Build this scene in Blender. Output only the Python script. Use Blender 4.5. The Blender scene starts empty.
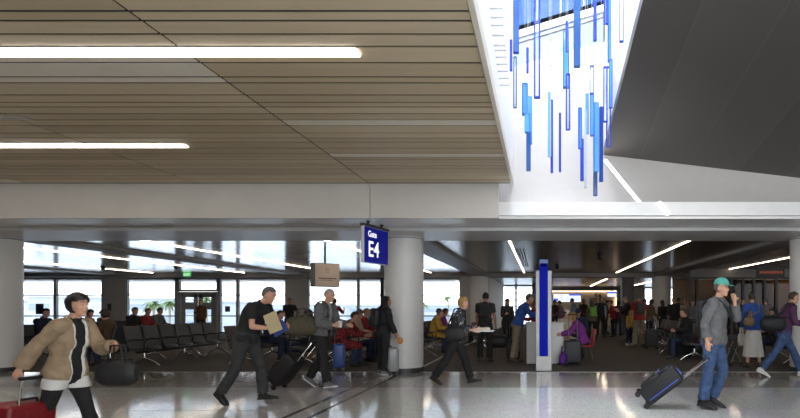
SKY = 4.0
import bpy, bmesh, math, random
import numpy as np
from mathutils import Vector, Matrix, noise
random.seed(7)
PI = math.pi
R = math.radians
SC = bpy.context.scene
COL = SC.collection
FPX, CX, CY, EYE = 560.0, 540.0, 306.0, 1.42      # focal length in px, vanishing point, eye height

def flo(px, py):
    "floor point seen at a pixel of the photograph"
    Y = FPX * EYE / (py - CY)
    return ((px - CX) / FPX * Y, Y)

def atx(px, Y):
    return (px - CX) / FPX * Y

def atz(py, Y):
    return EYE - (py - CY) / FPX * Y

# ------------------------------------------------------------------ materials
MATS = {}
def mat(name, col, rough=0.6, metal=0.0, var=0.08, scale=6.0, bump=0.0, spec=0.5, emit=None, estr=0.0, coat=0.0, stretch=None):
    if name in MATS:
        return MATS[name]
    m = bpy.data.materials.new(name); m.use_nodes = True
    nt = m.node_tree; N = nt.nodes; L = nt.links
    b = N['Principled BSDF']
    b.inputs['Roughness'].default_value = rough
    b.inputs['Metallic'].default_value = metal
    b.inputs['Specular IOR Level'].default_value = spec
    b.inputs['Coat Weight'].default_value = coat
    tc = N.new('ShaderNodeTexCoord'); nz = N.new('ShaderNodeTexNoise')
    nz.inputs['Scale'].default_value = scale; nz.inputs['Detail'].default_value = 4
    src = tc.outputs['Object']
    if stretch:
        mp = N.new('ShaderNodeMapping'); mp.inputs['Scale'].default_value = stretch
        L.new(src, mp.inputs['Vector']); src = mp.outputs['Vector']
    L.new(src, nz.inputs['Vector'])
    rp = N.new('ShaderNodeValToRGB')
    rp.color_ramp.elements[0].position = 0.3; rp.color_ramp.elements[1].position = 0.7
    rp.color_ramp.elements[0].color = tuple(max(0, c * (1 - var)) for c in col[:3]) + (1,)
    rp.color_ramp.elements[1].color = tuple(min(1, c * (1 + var)) for c in col[:3]) + (1,)
    L.new(nz.outputs['Fac'], rp.inputs['Fac']); L.new(rp.outputs['Color'], b.inputs['Base Color'])
    if bump:
        bp = N.new('ShaderNodeBump'); bp.inputs['Strength'].default_value = bump; bp.inputs['Distance'].default_value = 0.01
        L.new(nz.outputs['Fac'], bp.inputs['Height']); L.new(bp.outputs['Normal'], b.inputs['Normal'])
    if emit:
        b.inputs['Emission Color'].default_value = tuple(emit) + (1,)
        b.inputs['Emission Strength'].default_value = estr
    MATS[name] = m
    return m

def glassmat(name, tint, gloss=0.06, rough=0.02):
    "thin pane: tinted see-through with a weak mirror"
    if name in MATS: return MATS[name]
    m = bpy.data.materials.new(name); m.use_nodes = True
    nt = m.node_tree; N = nt.nodes; L = nt.links
    N.remove(N['Principled BSDF'])
    t = N.new('ShaderNodeBsdfTransparent'); t.inputs['Color'].default_value = tuple(tint) + (1,)
    g = N.new('ShaderNodeBsdfGlossy'); g.inputs['Roughness'].default_value = rough
    mx = N.new('ShaderNodeMixShader'); mx.inputs['Fac'].default_value = gloss
    L.new(t.outputs[0], mx.inputs[1]); L.new(g.outputs[0], mx.inputs[2])
    L.new(mx.outputs[0], N['Material Output'].inputs['Surface'])
    MATS[name] = m
    return m

def glow(name, col, s):
    return mat(name, (0.8, 0.8, 0.8), 0.5, emit=col, estr=s, var=0.02)

def srgb(r, g, b):
    f = lambda c: (c/255/12.92) if c <= 10 else ((c/255+0.055)/1.055)**2.4
    return (f(r), f(g), f(b))

# ------------------------------------------------------------------ mesh builder
class MB:
    def __init__(s): s.bm = bmesh.new(); s.mi = 0
    def _fin(s, verts, M, n0):
        for v in verts: v.co = M @ v.co
    def box(s, c, size, bevel=0.0, rot=None, seg=2):
        r = bmesh.ops.create_cube(s.bm, size=1.0)
        vs = r['verts']
        for v in vs: v.co = Vector((v.co.x*size[0], v.co.y*size[1], v.co.z*size[2]))
        if bevel > 0:
            es = list({e for v in vs for e in v.link_edges})
            rb = bmesh.ops.bevel(s.bm, geom=es, offset=bevel, segments=seg, affect='EDGES', profile=0.5)
            vs = list({v for f in rb['faces'] for v in f.verts} | {v for v in vs if v.is_valid})
            isl = set(vs); st = list(vs)
            while st:
                v = st.pop()
                for e in v.link_edges:
                    o = e.other_vert(v)
                    if o not in isl: isl.add(o); st.append(o)
            vs = list(isl)
        M = Matrix.Translation(c) @ (rot.to_4x4() if rot else Matrix())
        for v in vs: v.co = M @ v.co
        s._m(vs); return s
    def _m(s, vs):
        if s.mi:
            for f in {f for v in vs for f in v.link_faces}: f.material_index = s.mi
    def span(s, a, b, bevel=0.0):
        return s.box([(a[i]+b[i])/2 for i in range(3)], [abs(b[i]-a[i]) for i in range(3)], bevel)
    def tube(s, pts, r, seg=10, cap=True):
        "round bar through a list of points, r a number or a list"
        pts = [Vector(p) for p in pts]; n = len(pts)
        rs = r if isinstance(r, (list, tuple)) else [r]*n
        rings = []
        for i, p in enumerate(pts):
            d = (pts[min(i+1, n-1)] - pts[max(i-1, 0)]).normalized()
            up = Vector((0, 0, 1)) if abs(d.z) < 0.95 else Vector((1, 0, 0))
            a = d.cross(up).normalized(); b2 = a.cross(d)
            rings.append([s.bm.verts.new(p + rs[i]*(math.cos(t)*a + math.sin(t)*b2)) for t in [2*PI*k/seg for k in range(seg)]])
        s._rings(rings, cap); return s
    def _rings(s, rings, cap=True):
        fs = []
        for A, B in zip(rings, rings[1:]):
            n = len(A)
            for k in range(n):
                fs.append(s.bm.faces.new((A[k], A[(k+1) % n], B[(k+1) % n], B[k])))
        if cap:
            fs.append(s.bm.faces.new(list(reversed(rings[0])))); fs.append(s.bm.faces.new(rings[-1]))
        for f in fs: f.material_index = s.mi
    def loft(s, rings, cap=True):
        "rings: lists of points, same count"
        s._rings([[s.bm.verts.new(p) for p in r] for r in rings], cap); return s
    def ell(s, c, r, rot=None, u=14, v=10):
        q = bmesh.ops.create_uvsphere(s.bm, u_segments=u, v_segments=v, radius=1.0)
        M = Matrix.Translation(c) @ (rot.to_4x4() if rot else Matrix()) @ Matrix.Diagonal((r[0], r[1], r[2], 1))
        for w in q['verts']: w.co = M @ w.co
        s._m(q['verts']); return s
    def prism(s, poly, d):
        "closed polygon (3-D points) pushed along vector d"
        d = Vector(d)
        A = [s.bm.verts.new(p) for p in poly]; B = [s.bm.verts.new(Vector(p)+d) for p in poly]
        s._rings([A, B]); return s
    def quad(s, pts):
        f = s.bm.faces.new([s.bm.verts.new(p) for p in pts]); f.material_index = s.mi; return s
    def build(s, name, m, parent=None, smooth=False, loc=None):
        bmesh.ops.recalc_face_normals(s.bm, faces=s.bm.faces[:])
        me = bpy.data.meshes.new(name); s.bm.to_mesh(me); s.bm.free()
        for x in (m if isinstance(m, (list, tuple)) else [m]): me.materials.append(x)
        if smooth:
            me.polygons.foreach_set('use_smooth', [True]*len(me.polygons))
            try: me.set_sharp_from_angle(angle=R(40))
            except Exception: pass
        o = bpy.data.objects.new(name, me); COL.objects.link(o)
        if loc: o.location = loc
        if parent: o.parent = parent
        return o

def tag(o, label=None, cat=None, group=None, kind=None):
    if label: o['label'] = label
    if cat: o['category'] = cat
    if group: o['group'] = group
    if kind: o['kind'] = kind
    return o

def empty(name, loc=(0, 0, 0), rz=0.0, label=None, cat=None, group=None):
    o = bpy.data.objects.new(name, None); COL.objects.link(o)
    o.location = loc; o.rotation_euler = (0, 0, rz); o.empty_display_size = 0.1
    return tag(o, label, cat, group)

def struct(mb, name, m, smooth=False, parent=None):
    o = mb.build(name, m, parent, smooth)
    if not parent: o['kind'] = 'structure'
    return o

def copy_tree(o, parent=None):
    c = o.copy(); COL.objects.link(c)
    if parent: c.parent = parent
    for ch in list(o.children): copy_tree(ch, c)
    return c

def text(body, size, m, parent, M, name='lettering', bold=0.0, align='LEFT', ext=0.002):
    cu = bpy.data.curves.new(name, 'FONT'); cu.body = body; cu.size = size; cu.extrude = ext; cu.offset = bold
    cu.align_x = align; cu.materials.append(m)
    tmp = bpy.data.objects.new('tmp', cu); COL.objects.link(tmp)
    me = bpy.data.meshes.new_from_object(tmp.evaluated_get(bpy.context.evaluated_depsgraph_get())); me.name = name
    bpy.data.objects.remove(tmp); bpy.data.curves.remove(cu)
    o = bpy.data.objects.new(name, me); COL.objects.link(o)
    if parent: o.parent = parent
    o.matrix_local = M
    return o

def basis(x, y, loc):
    x = Vector(x).normalized(); y = Vector(y).normalized(); z = x.cross(y)
    M = Matrix((x, y, z)).transposed().to_4x4(); M.translation = loc
    return M
# ------------------------------------------------------------------ people
SKIN = {'light': srgb(214, 164, 138), 'tan': srgb(180, 128, 98), 'dark': srgb(96, 62, 46)}

def skinmat(k): return mat('skin_' + k, SKIN[k], 0.5, var=0.05, scale=20)
def cloth(name, col, var=0.18, scale=14, rough=0.85): return mat('cloth_' + name, col, rough, var=var, scale=scale, bump=0.25)

def vrot(v, axis, a): return Matrix.Rotation(a, 3, axis) @ v

class Fig: pass

def skeleton(H, p, sex):
    s = H / 1.75
    F, Lf, U = Vector((1, 0, 0)), Vector((0, 1, 0)), Vector((0, 0, 1))
    J = Fig(); J.s = s
    lean = R(p.get('lean', 3)); sd = R(p.get('side', 0))
    sp = Vector((math.sin(lean), math.sin(sd), math.cos(lean))).normalized()
    fw = Vector((math.cos(lean), 0, -math.sin(lean)))
    J.sp, J.fw, J.lf = sp, fw, sp.cross(fw)
    J.pel = Vector((0, 0, 0))
    J.waist = J.pel + sp * 0.16 * s
    curve = R(p.get('curl', 4))
    sp2 = (sp * math.cos(curve) + fw * math.sin(curve)).normalized()
    J.sp2 = sp2; J.fw2 = J.lf.cross(sp2)
    J.chest = J.waist + sp2 * 0.20 * s
    J.nb = J.chest + sp2 * 0.18 * s
    nk = R(p.get('neck', 12))
    nd = (sp2 * math.cos(nk) + J.fw2 * math.sin(nk)).normalized()
    J.nt = J.nb + nd * 0.085 * s
    hp, hy, hr = R(p.get('head', 5)), R(p.get('yaw', 0)), R(p.get('roll', 0))
    hu = Vector((math.sin(hp), 0, math.cos(hp)))
    hf = Vector((math.cos(hp), 0, -math.sin(hp)))
    Mr = Matrix.Rotation(hy, 3, 'Z')
    J.hu, J.hf = Mr @ hu, Mr @ hf
    J.hl = J.hu.cross(J.hf)
    J.head = J.nt + J.hu * 0.105 * s + J.hf * 0.022 * s
    sw = (0.182 if sex == 'm' else 0.162) * s
    hw = (0.092 if sex == 'm' else 0.095) * s
    tw = R(p.get('twist', 0))
    sl = J.lf * math.cos(tw) + J.fw2 * math.sin(tw)
    J.sh, J.el, J.wr, J.hd, J.hip, J.kn, J.an, J.toe, J.pn = {}, {}, {}, {}, {}, {}, {}, {}, {}
    for k, sg in (('L', 1), ('R', -1)):
        a, b, e, w = [R(x) for x in p.get('arm' + k, (0, 8, 15, 0))]
        J.sh[k] = J.nb - sp2 * 0.045 * s + sl * sg * sw
        ud = Vector((math.sin(a)*math.cos(b), sg*math.sin(b), -math.cos(a)*math.cos(b)))
        fd = Vector((math.sin(a+e)*math.cos(w), -sg*math.sin(w) + sg*math.sin(b)*0.4*math.cos(e), -math.cos(a+e)*math.cos(w))).normalized()
        J.el[k] = J.sh[k] + ud * 0.285 * s
        J.wr[k] = J.el[k] + fd * 0.25 * s
        J.hd[k] = fd
        pn = Vector((0, -sg, 0)); pn = (pn - fd * pn.dot(fd))
        if pn.length < 0.2: pn = Vector((0, 0, -1)) - fd * (-fd.z)
        J.pn[k] = pn.normalized()
        h, kk, ft, ab = [R(x) for x in p.get('leg' + k, (0, 2, 0, 3))]
        J.hip[k] = J.pel + J.lf * sg * hw - Vector((0, 0, 0.02 * s))
        td = Vector((math.sin(h)*math.cos(ab), sg*math.sin(ab), -math.cos(h)*math.cos(ab)))
        sd_ = Vector((math.sin(h-kk), sg*math.sin(ab)*0.3, -math.cos(h-kk))).normalized()
        J.kn[k] = J.hip[k] + td * 0.43 * s
        J.an[k] = J.kn[k] + sd_ * 0.42 * s
        out = sg * R(8)
        J.toe[k] = Vector((math.cos(ft)*math.cos(out), math.sin(out), -math.sin(ft))).normalized()
    low = 9
    for k in 'LR':
        d = J.toe[k]; up = d.cross(Vector((0, 1, 0)).cross(d)).normalized()
        upv = (Vector((0, 0, 1)) - d * d.z).normalized()
        for t in (-0.07, 0.19):
            low = min(low, (J.an[k] + d*t*s - upv*0.085*s).z)
    J.low = low
    if 'seat' in p: low = J.pel.z - 0.10*s - p['seat']
    off = Vector((0, 0, -low))
    for n in ('pel', 'waist', 'chest', 'nb', 'nt', 'head'): setattr(J, n, getattr(J, n) + off)
    for dct in (J.sh, J.el, J.wr, J.hip, J.kn, J.an):
        for k in dct: dct[k] = dct[k] + off
    return J

def ringE(c, a, b, ra, rb, n=16, pw=1.0):
    out = []
    for k in range(n):
        t = 2*PI*k/n; ct, st = math.cos(t), math.sin(t)
        if pw != 1.0:
            ct = math.copysign(abs(ct)**pw, ct); st = math.copysign(abs(st)**pw, st)
        out.append(c + a*ra*ct + b*rb*st)
    return out

def limb(mb, P, Q, prof, n=12):
    d = (Q-P).normalized(); up = Vector((0, 1, 0)) if abs(d.y) < 0.9 else Vector((1, 0, 0))
    a = d.cross(up).normalized(); b = d.cross(a)
    mb.loft([ringE(P + (Q-P)*t, a, b, r, r, n) for t, r in prof])

def person(px, py_or_Y, rz, label, H=1.72, sex='m', pose=None, skin='light', tops=(), bottom=None, shoe=None, hair=None,
           voxel=0.014, cap=None, skirt=None, faces=False, group=None, floorxy=None, hijab=None, loc=None, glasses=False, build=1.0):
    p = pose or {}
    J = skeleton(H, p, sex); s = J.s
    fem = sex == 'f'
    mb = MB()
    W = build
    # torso
    prof = [(-0.10, .10, .085), (-0.05, .152, .115), (0.02, .168 if not fem else .172, .122), (0.09, .152, .11), (0.17, .138 if not fem else .122, .102 if not fem else .09),
            (0.27, .152 if not fem else .13, .112), (0.37, .166 if not fem else .142, .12 if not fem else .118), (0.45, .168 if not fem else .142, .108), (0.505, .135 if not fem else .115, .085), (0.545, .065, .062)]
    rings = []
    for u, ra, rb in prof:
        if u <= 0.16: c = J.pel + J.sp*u*s; f = J.fw
        else: c = J.waist + J.sp2*(u-0.16)*s; f = J.fw2
        bk = (-0.012 if 0.2 < u < 0.5 else 0.0) * s
        rings.append(ringE(c + f*bk, J.lf, f, ra*s*W, rb*s*W, 20, 0.9))
    mb.loft(rings)
    if fem:
        for sg in (1, -1): mb.ell(J.chest + J.fw2*0.06*s + J.lf*sg*0.06*s - J.sp2*0.02*s, (.05*s, .055*s, .06*s))
    else: mb.ell(J.pel + J.sp*0.10*s + J.fw*0.035*s*W, (.085*s*W, .12*s*W, .11*s))
    for sg in (1, -1): mb.ell(J.pel - J.fw*0.06*s + J.lf*sg*0.07*s - J.sp*0.03*s, (.085*s, .08*s, .09*s))
    limb(mb, J.nb - J.sp2*0.03*s, J.nt + J.hu*0.03*s, [(0, .062*s), (.5, .055*s), (1, .052*s)])
    # head
    Mh = Matrix((J.hf, J.hl, J.hu)).transposed()
    hp = lambda f, l, u: J.head + (J.hf*f + J.hl*l + J.hu*u)*s
    mb.ell(hp(-.008, 0, .02), (.096*s, .075*s, .098*s), Mh, 20, 14)
    mb.ell(hp(.018, 0, -.045), (.068*s, .058*s, .075*s), Mh, 16, 12)
    mb.ell(hp(.066, 0, -.098), (.022*s, .026*s, .02*s), Mh)
    mb.loft([ringE(hp(.082, 0, .018), J.hf, J.hl, .008*s, .008*s, 8), ringE(hp(.093, 0, -.012), J.hf, J.hl, .013*s, .011*s, 8), ringE(hp(.098, 0, -.03), J.hf, J.hl, .016*s, .016*s, 8), ringE(hp(.088, 0, -.04), J.hf, J.hl, .01*s, .012*s, 8)])
    for sg in (1, -1):
        mb.ell(hp(-.012, sg*.076, -.008), (.02*s, .011*s, .032*s), Mh)
        mb.ell(hp(.074, sg*.03, .034), (.014*s, .024*s, .008*s), Mh)
        mb.ell(hp(.052, sg*.042, -.03), (.024*s, .02*s, .022*s), Mh)
    mb.ell(hp(.083, 0, -.068), (.012*s, .024*s, .009*s), Mh)
    # limbs
    aw = 0.9 if fem else 1.0
    for k, sg in (('L', 1), ('R', -1)):
        limb(mb, J.nb - J.sp2*0.03*s, J.sh[k], [(0, .05*s), (.6, .052*s), (1, .058*s*aw)])
        mb.ell(J.sh[k], (.062*s*aw,)*3)
        limb(mb, J.sh[k], J.el[k], [(0, .055*s*aw), (.35, .05*s*aw), (.8, .04*s*aw), (1, .038*s*aw)])
        mb.ell(J.el[k], (.039*s*aw,)*3, u=10, v=8)
        limb(mb, J.el[k], J.wr[k], [(0, .038*s*aw), (.25, .042*s*aw), (.7, .032*s*aw), (1, .026*s*aw)])
        d = J.hd[k]; pn = J.pn[k]; sd = d.cross(pn).normalized()
        if sd.dot(Vector((1, 0, 0.3))) < 0: sd = -sd                 # towards the thumb
        W_ = J.wr[k]
        mb.loft([ringE(W_ + d*t*s, sd, pn, a_*s, b_*s, 10) for t, a_, b_ in ((-.01, .026, .022), (.03, .036, .02), (.075, .042, .017), (.095, .038, .014))])
        for i, ln in enumerate((.070, .080, .074, .058)):
            o_ = W_ + d*.085*s + sd*(.030-.02*i)*s
            c1 = o_ + (d*.9 + pn*.35)*ln*.5*s; c2 = c1 + (d*.55 + pn*.8)*ln*.5*s
            mb.tube([o_, c1, c2], [.0095*s, .009*s, .0075*s], 8)
        t0 = W_ + d*.03*s + sd*.03*s; t1 = t0 + (d*.6 + sd*.75 + pn*.2)*.04*s; t2 = t1 + (d*.9 + pn*.5)*.03*s
        mb.tube([t0, t1, t2], [.013*s, .0115*s, .009*s], 8)
        limb(mb, J.hip[k], J.kn[k], [(-.06, .088*s), (.15, .09*s), (.5, .075*s), (.9, .056*s), (1, .054*s)])
        mb.ell(J.kn[k], (.055*s,)*3, u=10, v=8)
        limb(mb, J.kn[k], J.an[k], [(0, .053*s), (.28, .057*s), (.7, .042*s), (1, .036*s)])
        mb.ell(J.an[k], (.04*s,)*3, u=10, v=8)
        d = J.toe[k]; upv = (Vector((0, 0, 1)) - d*d.z).normalized(); sdv = d.cross(upv)
        A = J.an[k]
        mb.loft([ringE(A + d*t*s - upv*zz*s, sdv, upv, a_*s, b_*s, 12) for t, zz, a_, b_ in ((-.055, .05, .02, .02), (-.04, .045, .033, .035), (.03, .04, .036, .042), (.09, .055, .042, .026), (.15, .065, .042, .016), (.185, .068, .03, .012))])
    bmesh.ops.recalc_face_normals(mb.bm, faces=mb.bm.faces[:])
    me = bpy.data.meshes.new('tmp'); mb.bm.to_mesh(me); mb.bm.free()
    ob = bpy.data.objects.new('tmp', me); COL.objects.link(ob)
    md = ob.modifiers.new('r', 'REMESH'); md.mode = 'VOXEL'; md.voxel_size = voxel; md.use_smooth_shade = True
    ms = ob.modifiers.new('s', 'SMOOTH'); ms.factor = 0.5; ms.iterations = 3 if voxel > 0.009 else 5
    dg = bpy.context.evaluated_depsgraph_get()
    body = bpy.data.meshes.new_from_object(ob.evaluated_get(dg))
    bpy.data.objects.remove(ob); bpy.data.meshes.remove(me)
    body.name = 'person'
    body.materials.clear(); body.materials.append(skinmat(skin))
    body.polygons.foreach_set('use_smooth', [True]*len(body.polygons))
    o = bpy.data.objects.new('person', body); COL.objects.link(o)
    # where the figure stands
    if loc: o.location = loc
    elif floorxy: o.location = (floorxy[0], floorxy[1], 0)
    o.rotation_euler = (0, 0, R(rz))
    tag(o, label, 'person', group)
    # ---- vertex regions
    nv = len(body.vertices); co = np.empty(nv*3, 'f'); body.vertices.foreach_get('co', co); co = co.reshape(-1, 3)
    bones = [('torso', J.pel, J.waist, .13), ('torso', J.waist, J.chest, .125), ('torso', J.chest, J.nb - J.sp2*.05*s, .125),
             ('neck', J.nb - J.sp2*.01*s, J.nt, .055), ('head', J.nt + J.hu*.03*s, J.head + J.hu*.04*s, .085)]
    for k in 'LR':
        bones += [('torso', J.nb - J.sp2*.03*s, J.sh[k]*.75 + J.nb*.25, .055), ('ua' + k, J.sh[k], J.el[k], .05), ('fa' + k, J.el[k], J.wr[k], .036),
                  ('ha' + k, J.wr[k], J.wr[k] + J.hd[k]*.15*s, .03), ('th' + k, J.hip[k], J.kn[k], .075), ('sh' + k, J.kn[k], J.an[k], .048), ('fo' + k, J.an[k], J.an[k] + J.toe[k]*.13*s, .04)]
    D = []; T = []
    for nme, A, B, r in bones:
        a = np.array(A); b = np.array(B); ab = b - a
        t = ((co - a) @ ab) / (ab @ ab); tc = np.clip(t, 0, 1)
        D.append(np.linalg.norm(co - a - tc[:, None]*ab, axis=1) - r*s); T.append(t)
    D = np.array(D); T = np.array(T); nb_ = D.argmin(0)
    names = [b[0] for b in bones]

    def garment(name, member, cuts, offset, m, extra=0.0, smooth=2, wr=0.004, parent=o):
        bm = bmesh.new(); bm.from_mesh(body)
        lay = bm.verts.layers.int.new('b')
        for v, q in zip(bm.verts, nb_): v[lay] = int(q)
        for bset, pc, pn_ in cuts:
            fs = [f for f in bm.faces if all(names[v[lay]] in bset for v in f.verts)]
            g = set(fs)
            for f in fs: g.update(f.edges); g.update(f.verts)
            r = bmesh.ops.bisect_plane(bm, geom=list(g), plane_co=pc, plane_no=pn_, dist=1e-5)
            for e in r['geom_cut']:
                if isinstance(e, bmesh.types.BMVert):
                    for f in e.link_edges:
                        q = f.other_vert(e)
                        if names[q[lay]] in bset: e[lay] = q[lay]
        kill = []
        for f in bm.faces:
            c = f.calc_center_median()
            cnt = {}
            for v in f.verts: cnt[v[lay]] = cnt.get(v[lay], 0) + 1
            q = max(cnt, key=cnt.get)
            nme, A, B, r = bones[q]
            t = (c - A).dot(B - A) / (B - A).length_squared
            if not member(nme, t, c): kill.append(f)
        bmesh.ops.delete(bm, geom=kill, context='FACES')
        if not bm.faces: bm.free(); return None
        bm.normal_update()
        nrm = {v: v.normal.copy() for v in bm.verts}
        for v in bm.verts:
            nme, A, B, r = bones[v[lay]]
            t = (v.co - A).dot(B - A) / (B - A).length_squared
            ex = extra * max(0, min(1, t)) if nme[:2] in ('sh', 'fa') else 0
            v.co += nrm[v] * (offset + ex + wr * noise.noise(v.co * 16))
        for _ in range(smooth):
            iv = [v for v in bm.verts if not v.is_boundary]
            bmesh.ops.smooth_vert(bm, verts=iv, factor=0.5, use_axis_x=True, use_axis_y=True, use_axis_z=True)
        be = [e for e in bm.edges if e.is_boundary]
        bn = {v: nrm[v] for e in be for v in e.verts}
        ex = bmesh.ops.extrude_edge_only(bm, edges=be)
        old = {}
        for g in ex['geom']:
            if isinstance(g, bmesh.types.BMVert):
                best = None
                for e in g.link_edges:
                    q = e.other_vert(g)
                    if q in bn: best = bn[q]
                if best: g.co -= best * (offset + 0.002)
        me2 = bpy.data.meshes.new(name); bm.to_mesh(me2); bm.free()
        me2.materials.append(m)
        me2.polygons.foreach_set('use_smooth', [True]*len(me2.polygons))
        g = bpy.data.objects.new(name, me2); COL.objects.link(g); g.parent = parent
        return g
    TT = ('torso', 'thL', 'thR')
    if bottom:
        m = bottom['m']; hi = J.pel + J.sp*.11*s; end = bottom.get('end', .96)
        cuts = [(('torso',), hi, J.sp)]
        for k in 'LR':
            if end > 0: cuts.append((('sh' + k,), J.kn[k] + (J.an[k]-J.kn[k])*end, J.an[k]-J.kn[k]))
            else: cuts.append((('th' + k,), J.hip[k] + (J.kn[k]-J.hip[k])*(1+end), J.kn[k]-J.hip[k]))
        def mem(n, t, c, hi=hi, end=end):
            if n == 'torso': return (c - hi).dot(J.sp) < 0
            if n[:2] == 'th': return t < (1 + end if end < 0 else 9) and (c-hi).dot(J.sp) < 0
            if n[:2] == 'sh': return end > 0 and t < end
            return n[:2] == 'fo' and end > .9 and t < -.1
        garment(bottom.get('name', 'trousers'), mem, cuts, bottom.get('off', .016)*s, m, bottom.get('flare', .02)*s, 2, .006)
    for tp in tops:
        hem = J.pel + J.sp*tp.get('hem', -.02)*s; sl = tp.get('sleeve', .95); op = tp.get('open', 0)
        cuts = [(TT, hem, J.sp)]
        for k in 'LR':
            if sl > 1: cuts.append((('fa' + k,), J.el[k] + (J.wr[k]-J.el[k])*(sl-1), J.wr[k]-J.el[k]))
            elif sl > 0: cuts.append((('ua' + k,), J.sh[k] + (J.el[k]-J.sh[k])*sl, J.el[k]-J.sh[k]))
        if op:
            for sg in (1, -1): cuts.append((('torso', 'neck'), J.chest + J.lf*sg*op*s, J.lf))
        nkt = tp.get('neck', .25)
        def mem(n, t, c, hem=hem, sl=sl, op=op, nkt=nkt):
            if op and n in ('torso', 'neck') and abs((c-J.chest).dot(J.lf)) < op*s and (c-J.chest).dot(J.fw2) > 0: return False
            if n == 'torso' or n[:2] == 'th': return (c - hem).dot(J.sp) > 0
            if n == 'neck': return t < nkt
            if n[:2] == 'ua': return (t < sl if sl <= 1 else True)
            if n[:2] == 'fa': return sl > 1 and t < sl - 1
            return False
        garment(tp.get('name', 'shirt'), mem, cuts, tp.get('off', .014)*s, tp['m'], tp.get('flare', .008)*s, 2, tp.get('wr', .005))
    if skirt:
        sk = MB(); top = J.pel + J.sp*.08*s; zb = skirt['z']; n = 40; rg = []
        for i in range(9):
            t = i/8; z = top.z + (zb-top.z)*t; q = []
            ax = .165 + skirt['flare']*t; ay = .13 + skirt['flare']*t
            ctr = J.pel*(1-t) + (J.an['L']+J.an['R'])/2*t if t > .3 else J.pel
            for k_ in range(n):
                a = 2*PI*k_/n; pl = 1 + .07*t*math.sin(a*11) + .03*t*math.sin(a*5+1)
                q.append(Vector((ctr.x + ay*s*math.cos(a)*pl, ctr.y + ax*s*math.sin(a)*pl, z)))
            rg.append(q)
        sk.loft(rg, False); sk.build('skirt', skirt['m'], o, True)
    # shoes
    if shoe:
        for k in 'LR':
            d = J.toe[k]; upv = (Vector((0, 0, 1)) - d*d.z).normalized(); sdv = d.cross(upv); A = J.an[k]
            sb = MB(); so = MB()
            sb.loft([ringE(A + d*t*s - upv*zz*s, sdv, upv, a_*s, b_*s, 16, .75) for t, zz, a_, b_ in
                     ((-.075, .05, .02, .03), (-.066, .04, .036, .042), (-.02, .03, .044, .052), (.03, .035, .045, .047), (.085, .05, .049, .032), (.15, .058, .05, .024), (.19, .064, .042, .018), (.215, .068, .022, .012))])
            fl = [(-.08, .022), (-.06, .042), (0, .044), (.06, .045), (.13, .053), (.18, .047), (.212, .03), (.222, .012)]
            poly = [A + d*t*s + sdv*w*s - upv*.085*s for t, w in fl] + [A + d*t*s - sdv*w*s - upv*.085*s for t, w in reversed(fl)]
            so.prism(poly, upv*.022*s)
            if shoe.get('boot'):
                limb(sb, A - upv*.02*s, A + (J.kn[k]-A).normalized()*shoe['boot']*s, [(0, .05*s), (.3, .05*s), (1, .058*s)])
            else: limb(sb, A - upv*.03*s, A + (J.kn[k]-A).normalized()*.03*s, [(0, .046*s), (1, .048*s)])
            sh_ = sb.build('shoe', shoe['m'], o, True); so.build('sole', shoe.get('sole', shoe['m']), sh_)
    # hair
    if hair:
        st, hm = hair
        hb = MB(); q = bmesh.ops.create_uvsphere(hb.bm, u_segments=28, v_segments=20, radius=1.0)
        thick = {'short': .010, 'crop': .004, 'bob': .022, 'long': .018, 'bun': .012, 'curly': .03, 'tied': .012}[st]
        kill = []
        for v in hb.bm.verts:
            f, l, u = v.co.x*(.096+thick), v.co.y*(.075+thick*1.1), v.co.z*(.098+thick)
            nz = noise.noise(Vector((f, l, u))*30 + Vector((px, 0, 0)))*(.004 if st != 'curly' else .012)
            g = 1 + nz/.09
            f, l, u = f*g - .010, l*g, u*g + .022
            low_ = {'short': -.05, 'crop': -.045, 'bob': -.10, 'long': -.10, 'bun': -.05, 'curly': -.09, 'tied': -.05}[st]
            line = .07 if st not in ('bob', 'long', 'curly') else .05
            if f > .03 and u < line + (.035 - abs(l))*.3: kill.append(v)
            elif f > -.0 and u < (.03 if st in ('short', 'crop', 'tied', 'bun') else low_) : kill.append(v)
            elif u < low_: kill.append(v)
            v.co = J.head + (J.hf*f + J.hl*l + J.hu*u)*s
        bmesh.ops.delete(hb.bm, geom=kill, context='VERTS')
        if st == 'long':
            rg = []
            for t, hw_, th_ in ((0, .085, .05), (.3, .09, .045), (.7, .085, .035), (1, .05, .02)):
                rg.append(ringE(J.head + (J.hf*(-.055 - .03*t) + J.hu*.0)*s - Vector((0, 0, .30*t*s)), J.hl, J.hf, hw_*s, th_*s, 14))
            hb.loft(rg)
        if st == 'bun': hb.ell(hp(-.11, 0, .05), (.04*s,)*3)
        if st == 'tied':
            hb.tube([hp(-.09, 0, .03), hp(-.14, 0, .0), hp(-.14, 0, -.12), hp(-.12, 0, -.2)], [.02*s, .03*s, .026*s, .008*s])
        bmesh.ops.solidify(hb.bm, geom=hb.bm.faces[:] , thickness=-.004*s) if False else None
        hb.build('hair', hm, o, True)
    if hijab:
        hb = MB(); rg = []
        for u, fo, a_, b_ in ((.125, -.01, .03, .04), (.10, -.012, .07, .085), (.04, -.016, .092, .108), (-.03, -.03, .09, .098), (-.10, -.035, .085, .092), (-.17, -.03, .12, .11), (-.24, -.03, .18, .13)):
            rg.append(ringE(hp(fo, 0, u), J.hl, J.hf, a_*s, b_*s, 24))
        q = MB(); q.bm.free(); q.bm = hb.bm
        hb.loft(rg)
        kill = [f for f in hb.bm.faces if (lambda c: (c-J.head).dot(J.hf) > .055*s and -.09*s < (c-J.head).dot(J.hu) < .075*s)(f.calc_center_median())]
        bmesh.ops.delete(hb.bm, geom=kill, context='FACES')
        hb.build('headscarf', hijab, o, True)
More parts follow.
